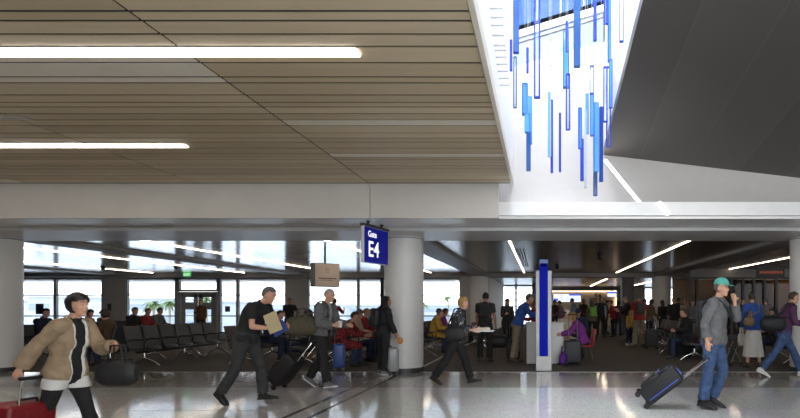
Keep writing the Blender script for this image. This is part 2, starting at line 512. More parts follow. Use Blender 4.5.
    if cap:
        cb = MB(); bmesh.ops.create_uvsphere(cb.bm, u_segments=24, v_segments=16, radius=1.0)
        for v in cb.bm.verts: v.co = J.head + (J.hf*(v.co.x*.112-.008) + J.hl*v.co.y*.092 + J.hu*(max(v.co.z, 0)*.1+.045))*s
        cp_ = cb.build('cap', cap, o, True)
        vb = MB(); A = []; 
        for k_ in range(13):
            a = -PI/2*.95 + PI*.95*k_/12
            A.append(hp(.06 + .115*math.cos(a), .085*math.sin(a), .052 - .015*math.cos(a)))
        vb.prism(A, -J.hu*.006*s); vb.build('cap_brim', cap, cp_, True)
    if faces:
        eyew = mat('eye_white', (.5, .46, .42), .4); iris = mat('eye_iris', (.05, .03, .02), .3); lip = mat('lip_' + skin, tuple(c*.6 for c in SKIN[skin]), .5)
        for sg in (1, -1):
            eb = MB(); eb.ell(hp(.0745, sg*.031, .010), (.009*s, .0125*s, .0055*s), Mh, 12, 8); eb.mi = 1
            eb.ell(hp(.0815, sg*.031, .010), (.003*s, .0055*s, .0052*s), Mh, 8, 6); eb.build('eye', [eyew, iris], o, True)
            wb = MB(); wb.tube([hp(.085, sg*.014, .036), hp(.086, sg*.032, .041), hp(.074, sg*.05, .034)], .0038*s, 6)
            wb.build('eyebrow', hair[1] if hair else iris, o, True)
        lb = MB(); lb.tube([hp(.078, -.026, -.068), hp(.094, -.008, -.066), hp(.094, .008, -.066), hp(.078, .026, -.068)], [.003*s, .006*s, .006*s, .003*s], 8)
        lb.build('mouth', lip, o, True)
    if glasses:
        gb = MB(); gm = mat('spectacle_rim', (.02, .02, .02), .3)
        for sg in (1, -1):
            gb.tube([hp(.096, sg*.032 + .022*math.cos(t), .012 + .018*math.sin(t)) for t in [2*PI*k_/12 for k_ in range(13)]], .002*s, 5)
            gb.tube([hp(.094, sg*.054, .016), hp(0, sg*.08, .01)], .002*s, 5)
        gb.build('spectacles', gm, o)
    o.data.name = 'person'
    MW = Matrix.Translation(o.location) @ Matrix.Rotation(R(rz), 4, 'Z')
    J.W = lambda v: MW @ Vector(v)
    return o, J
# ------------------------------------------------------------------ camera, sky, light
cam = bpy.data.cameras.new('camera'); co_ = bpy.data.objects.new('camera', cam); COL.objects.link(co_)
co_.location = (0, 0, EYE); co_.rotation_euler = (PI/2, 0, 0)
cam.sensor_fit = 'HORIZONTAL'; cam.sensor_width = 36.0; cam.lens = FPX/800*36.0
cam.shift_x = -(CX-400)/800; cam.shift_y = (CY-209)/800; cam.clip_end = 2000
SC.camera = co_
SC.view_settings.view_transform = 'Standard'; SC.view_settings.look = 'None'
SC.view_settings.gamma = 1.0; SC.view_settings.use_curve_mapping = False
SC.view_settings.exposure = 0.45
try:
    SC.cycles.use_denoising = True; SC.cycles.max_bounces = 10; SC.cycles.transparent_max_bounces = 24
    SC.cycles.diffuse_bounces = 5; SC.cycles.sample_clamp_indirect = 6.0; SC.cycles.caustics_reflective = False
except Exception: pass
w = bpy.data.worlds.new('sky'); SC.world = w; w.use_nodes = True
wn = w.node_tree; bg = wn.nodes['Background']
tcw = wn.nodes.new('ShaderNodeTexCoord'); sx = wn.nodes.new('ShaderNodeSeparateXYZ'); rw = wn.nodes.new('ShaderNodeValToRGB')
wn.links.new(tcw.outputs['Generated'], sx.inputs[0]); wn.links.new(sx.outputs['Z'], rw.inputs['Fac'])
rw.color_ramp.elements[0].color = (1, .98, .96, 1); rw.color_ramp.elements[1].color = (.76, .86, 1, 1)
rw.color_ramp.elements[0].position = 0.05; rw.color_ramp.elements[1].position = 0.75
wn.links.new(rw.outputs['Color'], bg.inputs['Color']); bg.inputs['Strength'].default_value = SKY

def area(name, loc, rot, sx_, sy_, power, col=(1, 1, 1)):
    l = bpy.data.lights.new(name, 'AREA'); l.shape = 'RECTANGLE'; l.size = sx_; l.size_y = sy_; l.energy = power; l.color = col
    o = bpy.data.objects.new(name, l); COL.objects.link(o); o.location = loc; o.rotation_euler = rot
    return o

# ------------------------------------------------------------------ surfaces
def terrazzo(name, base, fleck, rough):
    m = bpy.data.materials.new(name); m.use_nodes = True
    N = m.node_tree.nodes; L = m.node_tree.links; b = N['Principled BSDF']
    tc = N.new('ShaderNodeTexCoord')
    v = N.new('ShaderNodeTexVoronoi'); v.inputs['Scale'].default_value = 75
    L.new(tc.outputs['Object'], v.inputs['Vector'])
    r = N.new('ShaderNodeValToRGB'); r.color_ramp.interpolation = 'CONSTANT'
    e = r.color_ramp.elements
    e[0].position = 0; e[0].color = base + (1,)
    e[1].position = .62; e[1].color = fleck + (1,)
    x = e.new(.8); x.color = tuple(c*.6 for c in base) + (1,)
    x = e.new(.9); x.color = tuple(c*1.05 for c in base) + (1,)
    sp = N.new('ShaderNodeSeparateColor'); L.new(v.outputs['Color'], sp.inputs[0]); L.new(sp.outputs[0], r.inputs['Fac'])
    nz = N.new('ShaderNodeTexNoise'); nz.inputs['Scale'].default_value = .6; L.new(tc.outputs['Object'], nz.inputs['Vector'])
    mx = N.new('ShaderNodeMix'); mx.data_type = 'RGBA'; mx.blend_type = 'MULTIPLY'; mx.inputs[0].default_value = .25
    L.new(r.outputs['Color'], mx.inputs[6]); L.new(nz.outputs['Color'], mx.inputs[7]); L.new(mx.outputs[2], b.inputs['Base Color'])
    b.inputs['Roughness'].default_value = rough; b.inputs['Specular IOR Level'].default_value = .75
    return m

def panelled(name, col, rough, metal, pitch, axis, seam=.02, spec=.5, dark=.35):
    "smooth metal panels with fine straight seams every pitch metres along axis"
    m = bpy.data.materials.new(name); m.use_nodes = True
    N = m.node_tree.nodes; L = m.node_tree.links; b = N['Principled BSDF']
    tc = N.new('ShaderNodeTexCoord'); sp = N.new('ShaderNodeSeparateXYZ'); L.new(tc.outputs['Object'], sp.inputs[0])
    d = N.new('ShaderNodeMath'); d.operation = 'DIVIDE'; d.inputs[1].default_value = pitch; L.new(sp.outputs[axis], d.inputs[0])
    f = N.new('ShaderNodeMath'); f.operation = 'FRACT'; L.new(d.outputs[0], f.inputs[0])
    lt = N.new('ShaderNodeMath'); lt.operation = 'LESS_THAN'; lt.inputs[1].default_value = seam/pitch; L.new(f.outputs[0], lt.inputs[0])
    fl = N.new('ShaderNodeMath'); fl.operation = 'FLOOR'; L.new(d.outputs[0], fl.inputs[0])
    wn_ = N.new('ShaderNodeTexWhiteNoise'); wn_.noise_dimensions = '1D'; L.new(fl.outputs[0], wn_.inputs['W'])
    mr = N.new('ShaderNodeMapRange'); mr.inputs[3].default_value = .9; mr.inputs[4].default_value = 1.08; L.new(wn_.outputs['Value'], mr.inputs[0])
    c1 = N.new('ShaderNodeMix'); c1.data_type = 'RGBA'; c1.blend_type = 'MULTIPLY'; c1.inputs[0].default_value = 1
    c1.inputs[6].default_value = tuple(col) + (1,); L.new(mr.outputs[0], c1.inputs[7])
    c2 = N.new('ShaderNodeMix'); c2.data_type = 'RGBA'; L.new(lt.outputs[0], c2.inputs[0]); L.new(c1.outputs[2], c2.inputs[6])
    c2.inputs[7].default_value = tuple(c*dark for c in col) + (1,)
    L.new(c2.outputs[2], b.inputs['Base Color']); b.inputs['Roughness'].default_value = rough; b.inputs['Metallic'].default_value = metal
    b.inputs['Specular IOR Level'].default_value = spec
    return m

m_terr = terrazzo('terrazzo_pale', (.72, .71, .69), (.80, .79, .77), .09)
m_terr2 = terrazzo('terrazzo_border', (.44, .41, .38), (.54, .51, .48), .10)
m_inlay = mat('floor_inlay', (.10, .095, .09), .2, var=.2, scale=30)
m_carpet = mat('carpet', (.092, .077, .066), .95, var=.45, scale=9, bump=.5, stretch=(1, 6, 1))
m_white = mat('white_plaster', (.84, .835, .83), .55, var=.02)
m_fascia = mat('fascia_paint', (.74, .705, .67), .42, var=.03, scale=2)
m_soffit = mat('soffit_metal', (.86, .85, .84), .32, .1, var=.03, scale=2)
m_soffit2 = mat('soffit_metal_dark', (.70, .685, .67), .36, .1, var=.03, scale=2)
m_beam = mat('beam_paint', (.36, .35, .345), .5, var=.03, scale=2)
m_dark = mat('dark_gap', (.02, .02, .02), .8)
m_gatec = panelled('gate_ceiling_panels', (.92, .92, .92), .15, .4, .75, 'X', .012)
m_gatec2 = panelled('gate_ceiling_shaded_panels', (.20, .185, .175), .26, .75, .75, 'X', .012, dark=2.2)  # same panels as the left ceiling, darkened in colour for missing window light
m_slope = panelled('sloped_ceiling_panels', (.125, .115, .107), .44, .5, .9, 'X', .008, dark=1.45)
m_col = mat('column_cladding', (.86, .85, .835), .42, .0, var=.03, scale=1.2)
m_frame = mat('window_frame_metal', (.34, .35, .375), .5, .1, var=.05)
m_alu = mat('brushed_aluminium', (.40, .40, .395), .45, .7, var=.06, scale=8, stretch=(1, 1, .1))
m_chrome = mat('chrome', (.75, .75, .75), .12, 1, var=.02)
m_pane = glassmat('window_glass', (.86, .90, .93), .06)
m_wall = mat('wall_grey', (.46, .45, .44), .6, var=.04, scale=3)
m_tan = mat('tan_wall', (.60, .50, .39), .55, var=.06, scale=1.5)
m_amber = mat('amber_wood', (.55, .27, .07), .45, var=.2, scale=4, stretch=(6, 6, .6))
m_black = mat('black_metal', (.018, .018, .02), .45, .4, var=.1)

# ------------------------------------------------------------------ floor
Y0 = 12.05                                   # edge of carpet
YB = 9.75                                    # edge of the darker terrazzo border
struct(MB().span((-30, -7, -.3), (22, YB, 0)), 'floor', m_terr)
struct(MB().span((-30, YB, -.3), (22, Y0, 0)), 'floor_border', m_terr2)
q = MB(); q.span((-36, Y0, -.3), (-2.7, 27.6, 0)); q.span((-2.7, Y0, -.3), (26, 44.2, 0)); struct(q, 'floor_carpet', m_carpet)
for i, x in enumerate((-3.25, -2.93)):
    struct(MB().span((x-.035, 2, -.01), (x+.035, Y0, .0015)), 'floor_inlay', m_inlay)
struct(MB().span((-2.76, Y0, -.01), (-2.70, 27, .004)), 'floor_trim', m_alu)
struct(MB().span((-36, Y0-.02, -.01), (26, Y0+.02, .004)), 'floor_threshold', m_alu)
for y in (3.2, 5.4, 7.6):
    struct(MB().span((-30, y-.004, -.01), (22, y+.004, .0012)), 'floor_joint', m_alu)
for x in (-8.9, -5.9, 0, 2.95, 5.9, 8.85):
    struct(MB().span((x-.004, -7, -.01), (x+.004, Y0-.03, .0012)), 'floor_joint', m_alu)

# ------------------------------------------------------------------ slatted ceiling of the concourse
ZC = 3.54
tans = [mat('slat_tan', (.58, .475, .325), .42, .15, var=.05, scale=3, stretch=(.3, 3, 1)), mat('slat_brown', (.48, .385, .255), .42, .15, var=.05, scale=3, stretch=(.3, 3, 1)), mat('slat_cream', (.72, .665, .57), .4, .15, var=.03, scale=3)]
cb = MB(); rr = random.Random(11)
joints = [-26.6, -23.65, -20.7, -17.75, -14.8, -11.85, -8.9, -5.93, -2.96, -.50]
for a, b in zip(joints, joints[1:]):
    y = -6.9; k = 0; r2 = random.Random(5)
    while y < 9.66:
        wdt = r2.choice((.10, .14, .17, .24, .27)); e = min(y + wdt, 9.70)
        cb.mi = rr.choices((0, 1, 2), (.50, .34, .16))[0]
        cb.span((a+.012, y, ZC), (b-.012, e, ZC+.04)); y = e + .036
cb.mi = 3; cb.span((-27, -7, ZC+.008), (-.52, 9.72, ZC+.12))
struct(cb, 'ceiling', tans + [m_dark])
# stepped edge of the slatted ceiling along the skylight
struct(MB().span((-.50, -7, ZC-.03), (-.455, 9.74, ZC+.10)), 'ceiling_edge', tans[2])

# ------------------------------------------------------------------ skylight well
XL, XR, YW = -.48, 1.18, 10.20
def backz(x): return 5.81 + (x + .364) * .272          # foot of the clerestory
def framez(x): return 6.48 + (x + .364) * .305         # dark frame above it
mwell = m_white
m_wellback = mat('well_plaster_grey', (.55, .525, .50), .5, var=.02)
struct(MB().span((XL-.12, -7, ZC+.10), (XL, YW, 8.6)), 'wall_skylight_left', mwell)
# right side of the well stands on the edge of the sloped ceiling
def slopez(x, y): return 4.17 - .118*(x-1.18) + .177*(YW-y)
pr = [(XR, YW, slopez(XR, YW)), (XR, YW, 8.6), (XR, -7, 8.6), (XR, -7, slopez(XR, -7))]
struct(MB().prism(pr, (.12, 0, 0)), 'wall_skylight_right', mwell)
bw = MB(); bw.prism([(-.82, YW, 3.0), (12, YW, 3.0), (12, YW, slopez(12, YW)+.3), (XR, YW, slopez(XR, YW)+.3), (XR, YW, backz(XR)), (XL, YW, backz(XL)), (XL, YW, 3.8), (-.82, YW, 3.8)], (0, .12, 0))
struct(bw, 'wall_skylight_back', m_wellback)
m_blue1 = glassmat('skylight_glass_pale', (.42, .455, .49), .012)
m_blue2 = glassmat('skylight_glass_blue', (.17, .27, .46), .012)
cl = empty('window_skylight'); cl['kind'] = 'structure'
q = MB(); q.prism([(XL, YW+.03, backz(XL)), (XR, YW+.03, backz(XR)), (XR, YW+.03, framez(XR)), (XL, YW+.03, framez(XL))], (0, .012, 0)); q.build('pane', m_blue1, cl)
q = MB(); q.prism([(XL, YW+.03, framez(XL)), (XR, YW+.03, framez(XR)), (XR, YW+.03, 8.6), (XL, YW+.03, 8.6)], (0, .012, 0)); q.build('pane', m_blue2, cl)
def slant(z0f, z1, th, d, m, nm):
    q = MB(); q.prism([(XL, YW-.02, z0f(XL)+z1), (XR, YW-.02, z0f(XR)+z1), (XR, YW-.02, z0f(XR)+z1+th), (XL, YW-.02, z0f(XL)+z1+th)], (0, d, 0)); q.build(nm, m, cl)
slant(framez, -.02, .06, .10, mat('gasket_black', (.004, .004, .005), .9, spec=.05), 'frame_bar')
slant(framez, -.16, .12, .08, m_white, 'frame_bar')
slant(framez, -.26, .015, .06, m_frame, 'frame_bar')
q = MB()
for x in (-.05, .38, .80): q.box((x, YW+.03, framez(x)+1), (.02, .03, 2.0))
q.build('mullion', m_frame, cl)
q = MB(); q.prism([(XL-.1, -7, 8.6), (XR+.1, -7, 8.6), (XR+.1, YW+.15, 8.6), (XL-.1, YW+.15, 8.6)], (0, 0, .012)); q.build('pane', glassmat('roof_glass', (.93, .95, .97), .03), cl)
# small louvre slots high on the left side of the well
lv = MB()
for i, (py_, px_) in enumerate(((8, 490), (17, 490.5), (25, 491), (35, 492), (45, 493.5), (50, 494.5), (57, 495.5), (64, 496.5), (71, 497.5), (78, 498.5), (85, 499.5))):
    Yl = -XL*FPX/(CX-px_); lv.box((XL+.06, Yl+.01, atz(py_, Yl)), (.12, .012, .014))
struct(lv, 'trim_louvre', m_frame)
# sloped dark metal ceiling right of the skylight
sl = MB()
P = lambda x, y, dz=0: (x, y, slopez(x, y)+dz)
sl.loft([[P(XR-.02, YW), P(13, YW), P(13, YW, .15), P(XR-.02, YW, .15)], [P(XR-.02, -7), P(13, -7), P(13, -7, .15), P(XR-.02, -7, .15)]])
struct(sl, 'ceiling_sloped', m_slope)

# ------------------------------------------------------------------ fascia, soffits
YF = 9.74
fa = MB(); fa.span((-30, YF, 2.95), (-2.965, YF+.10, ZC+.14)); fa.span((-2.953, YF, 2.95), (-.72, YF+.10, ZC+.14))
struct(fa, 'trim_fascia', m_fascia)
fr = MB(); fr.span((-.72, YF, 3.0), (22, YF+.10, 3.23)); fr.span((-.72, YF+.10, 3.19), (22, YW+.05, 3.23))
struct(fr, 'trim_ledge', mat('ledge_white', (.90, .90, .90), .25, var=.02))
struct(MB().span((-30, YF+.10, 2.955), (22, 10.85, 3.05)), 'ceiling_soffit', m_soffit)
struct(MB().span((-30, 10.85, 2.98), (22, 10.97, 3.05)), 'ceiling_slot', m_dark)
struct(MB().span((-30, 10.97, 2.90), (22, 12.72, 3.4)), 'ceiling_beam', m_soffit2)
struct(MB().span((-30, 10.955, 2.895), (22, 10.985, 2.95)), 'trim_beam_edge', m_soffit)

# ------------------------------------------------------------------ hold room ceiling
ZG, ZB = 3.00, 2.92
struct(MB().span((-36, 12.72, ZG), (-2.96, 27.0, ZG+.1)), 'ceiling_gate', m_gatec)
struct(MB().span((-2.96, 12.72, ZG), (26, 27.0, ZG+.1)), 'ceiling_gate', m_gatec2)
for x, hw_, zb_ in ((-20.66, .30, ZB), (-11.81, .34, ZB), (-2.96, .38, ZB-.02), (5.89, .38, ZB-.02), (14.74, .38, ZB-.02)):
    b_ = MB(); b_.span((x-hw_, 12.72, zb_), (x+hw_, 27.0, ZG+.05), .02); struct(b_, 'ceiling_beam', m_beam)
struct(MB().span((-36, 26.9, 2.82), (26, 28.0, 3.4)), 'ceiling_beam', m_beam)
struct(MB().span((-2.7, 28.0, 2.92), (26, 50, 3.0)), 'ceiling_gate', m_gatec2)

# columns: round, clad in pale metal
for x, y, r in ((-11.81, 12.2, .415), (-2.96, 12.2, .415), (5.89, 12.2, .415), (-2.96, 27.2, .46), (5.89, 27.2, .46)):
    c_ = empty('column', (x, y, 0)); c_['kind'] = 'structure'
    MB().tube([(0, 0, 0), (0, 0, 2.95 if y < 20 else 2.85)], r, 48).build('shaft', m_col, c_, True)
    MB().tube([(0, 0, 0), (0, 0, .10)], r+.008, 48).build('base_ring', mat('base_dark', (.05, .05, .05), .4), c_, True)
    MB().tube([(0, 0, 2.86), (0, 0, 2.88)], r+.004, 48).build('joint_ring', m_frame, c_, True) if y < 20 else None
struct(MB().box((-3.62, 27.35, 1.5), (.5, .6, 3.0)), 'wall_pier', m_wall)
struct(MB().box((4.35, 27.9, 1.5), (.6, .6, 3.0)), 'wall_pier', mat('pier_dark', (.13, .12, .12), .5))

# ------------------------------------------------------------------ window wall
YWN = 27.5
def window(n, x0, x1, z0=0.0, z1=2.80, mulls=(), rails=(1.96, .93), y=YWN, pane=None):
    w_ = empty('window_%d' % n, ((x0+x1)/2, y, 0)); w_['kind'] = 'structure'
    ox = (x0+x1)/2
    f = MB()
    for xa in (x0, x1): f.box((xa-ox, 0, (z0+z1)/2), (.14, .16, z1-z0))
    for z in (z0+.05, z1-.04): f.box((0, 0, z), (x1-x0+.14, .16, .10))
    f.build('window_frame', m_frame, w_)
    g = MB()
    for xm in mulls: g.box((xm-ox, 0, (z0+z1)/2), (.13, .14, z1-z0))
    for z in rails: g.box((0, 0, z), (x1-x0, .12, .055))
    if len(g.bm.verts): g.build('mullion', m_frame, w_)
    MB().box((0, .01, (z0+z1)/2), (x1-x0, .012, z1-z0)).build('pane', pane or m_pane, w_)
    return w_
wx = lambda px: atx(px, YWN)
window(1, wx(-75), wx(-1), mulls=(wx(-40),))
window(2, wx(2), wx(104), mulls=(wx(56),))
window(3, wx(127), wx(177), mulls=())
# transom window over the doors
window(4, wx(179), wx(218.5), z0=2.13, z1=2.80, rails=())
window(5, wx(220), wx(287), mulls=(wx(238),))
window(6, wx(308), wx(382), mulls=(wx(358.5),))
window(7, wx(383), wx(461), mulls=(wx(421),))
dr = empty('door_1', (wx(198.5), YWN, 0)); dr['kind'] = 'structure'
f = MB(); hwid = (wx(218)-wx(179))/2
f.box((-hwid+.05, 0, 1.06), (.1, .2, 2.12)); f.box((hwid-.05, 0, 1.06), (.1, .2, 2.12)); f.box((0, 0, 2.06), (2*hwid, .2, .12))
f.build('door_frame', m_frame, dr)
for sg in (-1, 1):
    lf = MB(); x0 = sg*(hwid-.1)/2; lw = (hwid-.12)
    for dx in (-lw/2+.11, lw/2-.11): lf.box((x0+dx, 0, 1.0), (.2, .06, 2.0))
    for z, h in ((.15, .3), (1.92, .16)): lf.box((x0, 0, z), (lw, .06, h))
    lf.box((x0, -.005, 1.42), (lw-.4, .03, .34))
    d_ = lf.build('door_leaf', m_frame, dr)
    MB().box((x0, .01, 1.08), (lw-.4, .012, 1.6)).build('pane', m_pane, d_)
    MB().tube([(x0-sg*lw*.3, -.08, .95), (x0+sg*lw*.3, -.08, .95)], .018).build('push_bar', m_alu, d_)
# walls that close the hold room and the concourse
struct(MB().span((-36, YWN-.1, 2.80), (-2.6, YWN+.1, 3.4)), 'wall_window_head', m_beam)
struct(MB().span((wx(104), YWN-.12, 0), (wx(127), YWN+.15, 3.0)), 'wall_pier', m_wall)
struct(MB().span((wx(287), YWN-.12, 0), (wx(308), YWN+.15, 3.0)), 'wall_pier', m_wall)
struct(MB().span((wx(461), YWN-.1, 0), (-2.5, YWN+.15, 3.0)), 'wall_pier', m_wall)
struct(MB().span((-36, YWN-.1, 0), (wx(-76), YWN+.1, 3.0)), 'wall_back_left', m_wall)
struct(MB().span((-36.2, 12, 0), (-36, YWN+.1, 3.5)), 'wall_left', m_wall)
struct(MB().span((-30.2, -7, 0), (-30, 12.8, 4)), 'wall_concourse_left', m_wall)
struct(MB().span((-36, 12.0, 0), (-30, 12.2, 3.5)), 'wall_return_left', m_wall)
struct(MB().span((13, -7, 0), (13.2, 10.2, 8)), 'wall_concourse_right', m_wall)
wb = MB(); wb.span((-30, -7.2, 0), (13.2, -7, .3)); wb.span((-30, -7.2, 4.4), (13.2, -7, 9)); wb.span((-30, -7.2, 0), (-3, -7, 9)); wb.span((11.5, -7.2, 0), (13.2, -7, 9))
struct(wb, 'wall_behind', m_wall)
window(12, -3, 11.5, z0=.3, z1=4.4, rails=(2.4,), mulls=(.6, 4.2, 7.8), y=-7.1)  # unseen window, added so sky light brightens the concourse from behind
struct(MB().span((22, 9.7, 0), (22.2, 12.3, 3.5)), 'wall_return_right', m_wall)
struct(MB().span((26, 12, 0), (26.2, 44.2, 3.5)), 'wall_right', m_wall)
struct(MB().span((-2.7, YWN+.1, 0), (-2.6, 40.2, 3.0)), 'wall_passage', m_white)
# roof over everything that is not the skylight
rf = MB(); rf.span((-36, -7, 3.72), (XL-.12, 9.9, 3.80)); rf.span((-36, 9.84, 3.72), (-.82, YW+.2, 3.80)); rf.span((-36, YW+.12, 3.72), (26, 50, 3.80)); rf.span((XR+.12, -7, 7.6), (13.2, YW+.1, 7.7)); rf.span((XL, YW+.1, 3.7), (13.2, YW+.16, 3.8))
rf.span((12, YW, 3.0), (13.3, YW+.12, 7.7))
struct(rf, 'roof', m_dark)
rf = MB(); rf.prism([(XR, YW+.12, slopez(XR, YW)), (13.2, YW+.12, slopez(13.2, YW)), (13.2, YW+.12, 7.7), (XR, YW+.12, 7.7)], (0, .08, 0)); struct(rf, 'roof_gable', m_dark)

# ------------------------------------------------------------------ deep end: windows and desk wall
YD = 44.0
dx_ = lambda px: atx(px, YD)
window(8, atx(500, 40), atx(533, 40), z1=2.92, rails=(.55, .95, 1.4, 1.85, 2.35), mulls=(atx(516, 40),), y=40.0)
struct(MB().span((-2.7, 39.9, 0), (atx(499, 40)-.05, 40.1, 3)), 'wall_passage', m_wall)
struct(MB().span((atx(533, 40)+.05, 39.9, 0), (atx(552, 40), 40.1, 3)), 'wall_passage', m_wall)
dw = MB(); dw.span((dx_(545), YD, 0), (dx_(616), YD+.2, 2.55)); struct(dw, 'wall_desk', m_tan)
struct(MB().span((atx(545, YD), YD-.25, 2.62), (dx_(620), YD+.2, 2.95)), 'wall_desk_header', mat('pier_dark', (.13, .12, .12), .5))
struct(MB().span((dx_(616.5), YD-.3, 0), (dx_(620), YD+.2, 2.95)), 'wall_desk_pier', mat('pier_dark', (.13, .12, .12), .5))
window(9, dx_(621), dx_(632), z1=2.9, rails=(.6, 1.2, 1.7, 2.2), mulls=(), y=YD)
window(10, dx_(644), dx_(654), z1=2.9, rails=(.6, 1.2, 1.7, 2.2), mulls=(), y=YD)
window(11, dx_(668), dx_(742), z1=2.9, rails=(1.0, 1.8, 2.3), mulls=(dx_(680), dx_(692), dx_(705), dx_(718)), y=YD)
struct(MB().span((dx_(632), YD, 0), (dx_(644), YD+.2, 3)), 'wall_far', m_wall)
struct(MB().span((dx_(654), YD, 0), (dx_(668), YD+.2, 3)), 'wall_far', m_wall)
struct(MB().span((dx_(742), YD, 0), (26, YD+.2, 3)), 'wall_far', m_wall)
# ------------------------------------------------------------------ linear lights
m_strip = glow('strip_light', (1, .92, .82), 9.0)
m_strip_wall = glow('strip_light_wall', (1, .97, .93), 3.0)
m_strip2 = glow('strip_light_warm', (1, .80, .60), 9.0)
def strip(x, y0, x1, y1, z, w_, label, m, depth=.035, group='linear ceiling lights'):
    a, b = Vector((x, y0, z)), Vector((x1, y1, z)); c = (a+b)/2; d = b-a; L_ = d.length
    t = empty('ceiling_light', c, math.atan2(d.y, d.x), label, 'light', group)
    MB().box((0, 0, depth/2+.004), (L_+.03, w_+.03, depth)).build('housing', m_alu, t)
    MB().box((0, 0, -.004), (L_, w_, .016)).build('diffuser', m, t)
    return t
strip(-13, 4.67, -1.52, 4.67, ZC-.002, .13, 'long white strip light nearest the top of the slatted ceiling', m_strip)
strip(-16, 7.40, -4.68, 7.40, ZC-.002, .10, 'shorter white strip light on the slatted ceiling near the fascia', m_strip)
strip(-20, 6.3, -5.75, 6.3, ZC-.002, .10, 'unlit strip fixture between the two bright strips on the slatted ceiling', mat('unlit_diffuser', (.42, .40, .37), .4))
hz = ZG - .003
for k, y0, y1, l in ((-5.17, 13.4, 26.5, 'strip light behind the gate sign over the waiting seats'), (-9.6, 13.0, 26.6, 'strip light running diagonally above the middle of the left windows'),
                     (-14.0, 14.2, 26.5, 'strip light above the left windows, just right of the left column'), (-18.4, 15, 26.6, 'farthest left strip light, low above the far left windows'),
                     (-.74, 13.0, 26.4, 'strip light pointing to the bright passage above the blue pylon'), (3.60, 13.2, 26.4, 'long strip light over the crowd right of the blue pylon'),
                     (8.1, 14.5, 26.4, 'strip light over the shop fronts on the right')):
    x = k
    strip(x, y0, x, y1, hz, .05, l, m_strip2)
strip(3.62, 30.5, 3.72, 41, 2.89, .11, 'short far strip light in front of the gate desk wall', m_strip2)
strip(6.7, 30.5, 6.7, 42, 2.89, .11, 'far strip light behind the right row columns', m_strip2)
# strip on the back wall of the skylight well, runs down and ends above the ledge
t = empty('glow_strip', (0, 0, 0), 0, 'slanting white strip light on the wall below the hanging tubes', 'light')
a, b = Vector((1.185, YW-.012, 4.07)), Vector((1.86, YW-.012, 3.24)); dd = (b-a).normalized(); nn = Vector((dd.z, 0, -dd.x))
q = MB(); q.prism([a-nn*.03, b-nn*.03, b+nn*.03, a+nn*.03], (0, -.012, 0)); q.build('diffuser', m_strip_wall, t)
q = MB(); q.prism([a-nn*.045, b-nn*.045, b+nn*.045, a+nn*.045], (0, .012, 0)); q.build('housing', m_alu, t)
t = empty('glow_strip', (0, 0, 0), 0, 'short slanting white glowing strip on the white ledge', 'light')  # glowing slanted strip fixed to the ledge front
a, b = Vector((2.06, YF-.004, 3.225)), Vector((2.235, YF-.004, 3.01)); dd = (b-a).normalized(); nn = Vector((dd.z, 0, -dd.x))
q = MB(); q.prism([a-nn*.035, b-nn*.035, b+nn*.035, a+nn*.035], (0, -.008, 0)); q.build('diffuser', m_strip_wall, t)

# ------------------------------------------------------------------ hanging glass tubes
def tubemat(n, c, e): 
    m = bpy.data.materials.new(n); m.use_nodes = True
    N = m.node_tree.nodes; L = m.node_tree.links; b = N['Principled BSDF']
    b.inputs['Base Color'].default_value = c + (1,); b.inputs['Roughness'].default_value = .08
    t = N.new('ShaderNodeBsdfTransparent'); t.inputs['Color'].default_value = e + (1,)
    mx = N.new('ShaderNodeMixShader'); mx.inputs[0].default_value = .62
    nz = N.new('ShaderNodeTexNoise'); nz.inputs['Scale'].default_value = 3
    tc = N.new('ShaderNodeTexCoord'); L.new(tc.outputs['Object'], nz.inputs[0])
    mr = N.new('ShaderNodeMapRange'); mr.inputs[3].default_value = .5; mr.inputs[4].default_value = .8; L.new(nz.outputs[0], mr.inputs[0]); L.new(mr.outputs[0], mx.inputs[0])
    L.new(t.outputs[0], mx.inputs[1]); L.new(b.outputs[0], mx.inputs[2]); L.new(mx.outputs[0], N['Material Output'].inputs[0])
    return m
TM = {'royal': tubemat('tube_royal_blue', (.035, .085, .62), (.15, .25, .9)), 'steel': tubemat('tube_steel_blue', (.03, .13, .38), (.2, .4, .75)),
      'sky': tubemat('tube_sky_blue', (.09, .36, .85), (.35, .7, 1)), 'cyan': tubemat('tube_cyan_blue', (.16, .50, .88), (.4, .8, 1)), 'clear': glassmat('tube_clear', (.86, .92, .99), .08)}
m_wire = mat('steel_wire', (.35, .36, .38), .4, .8)
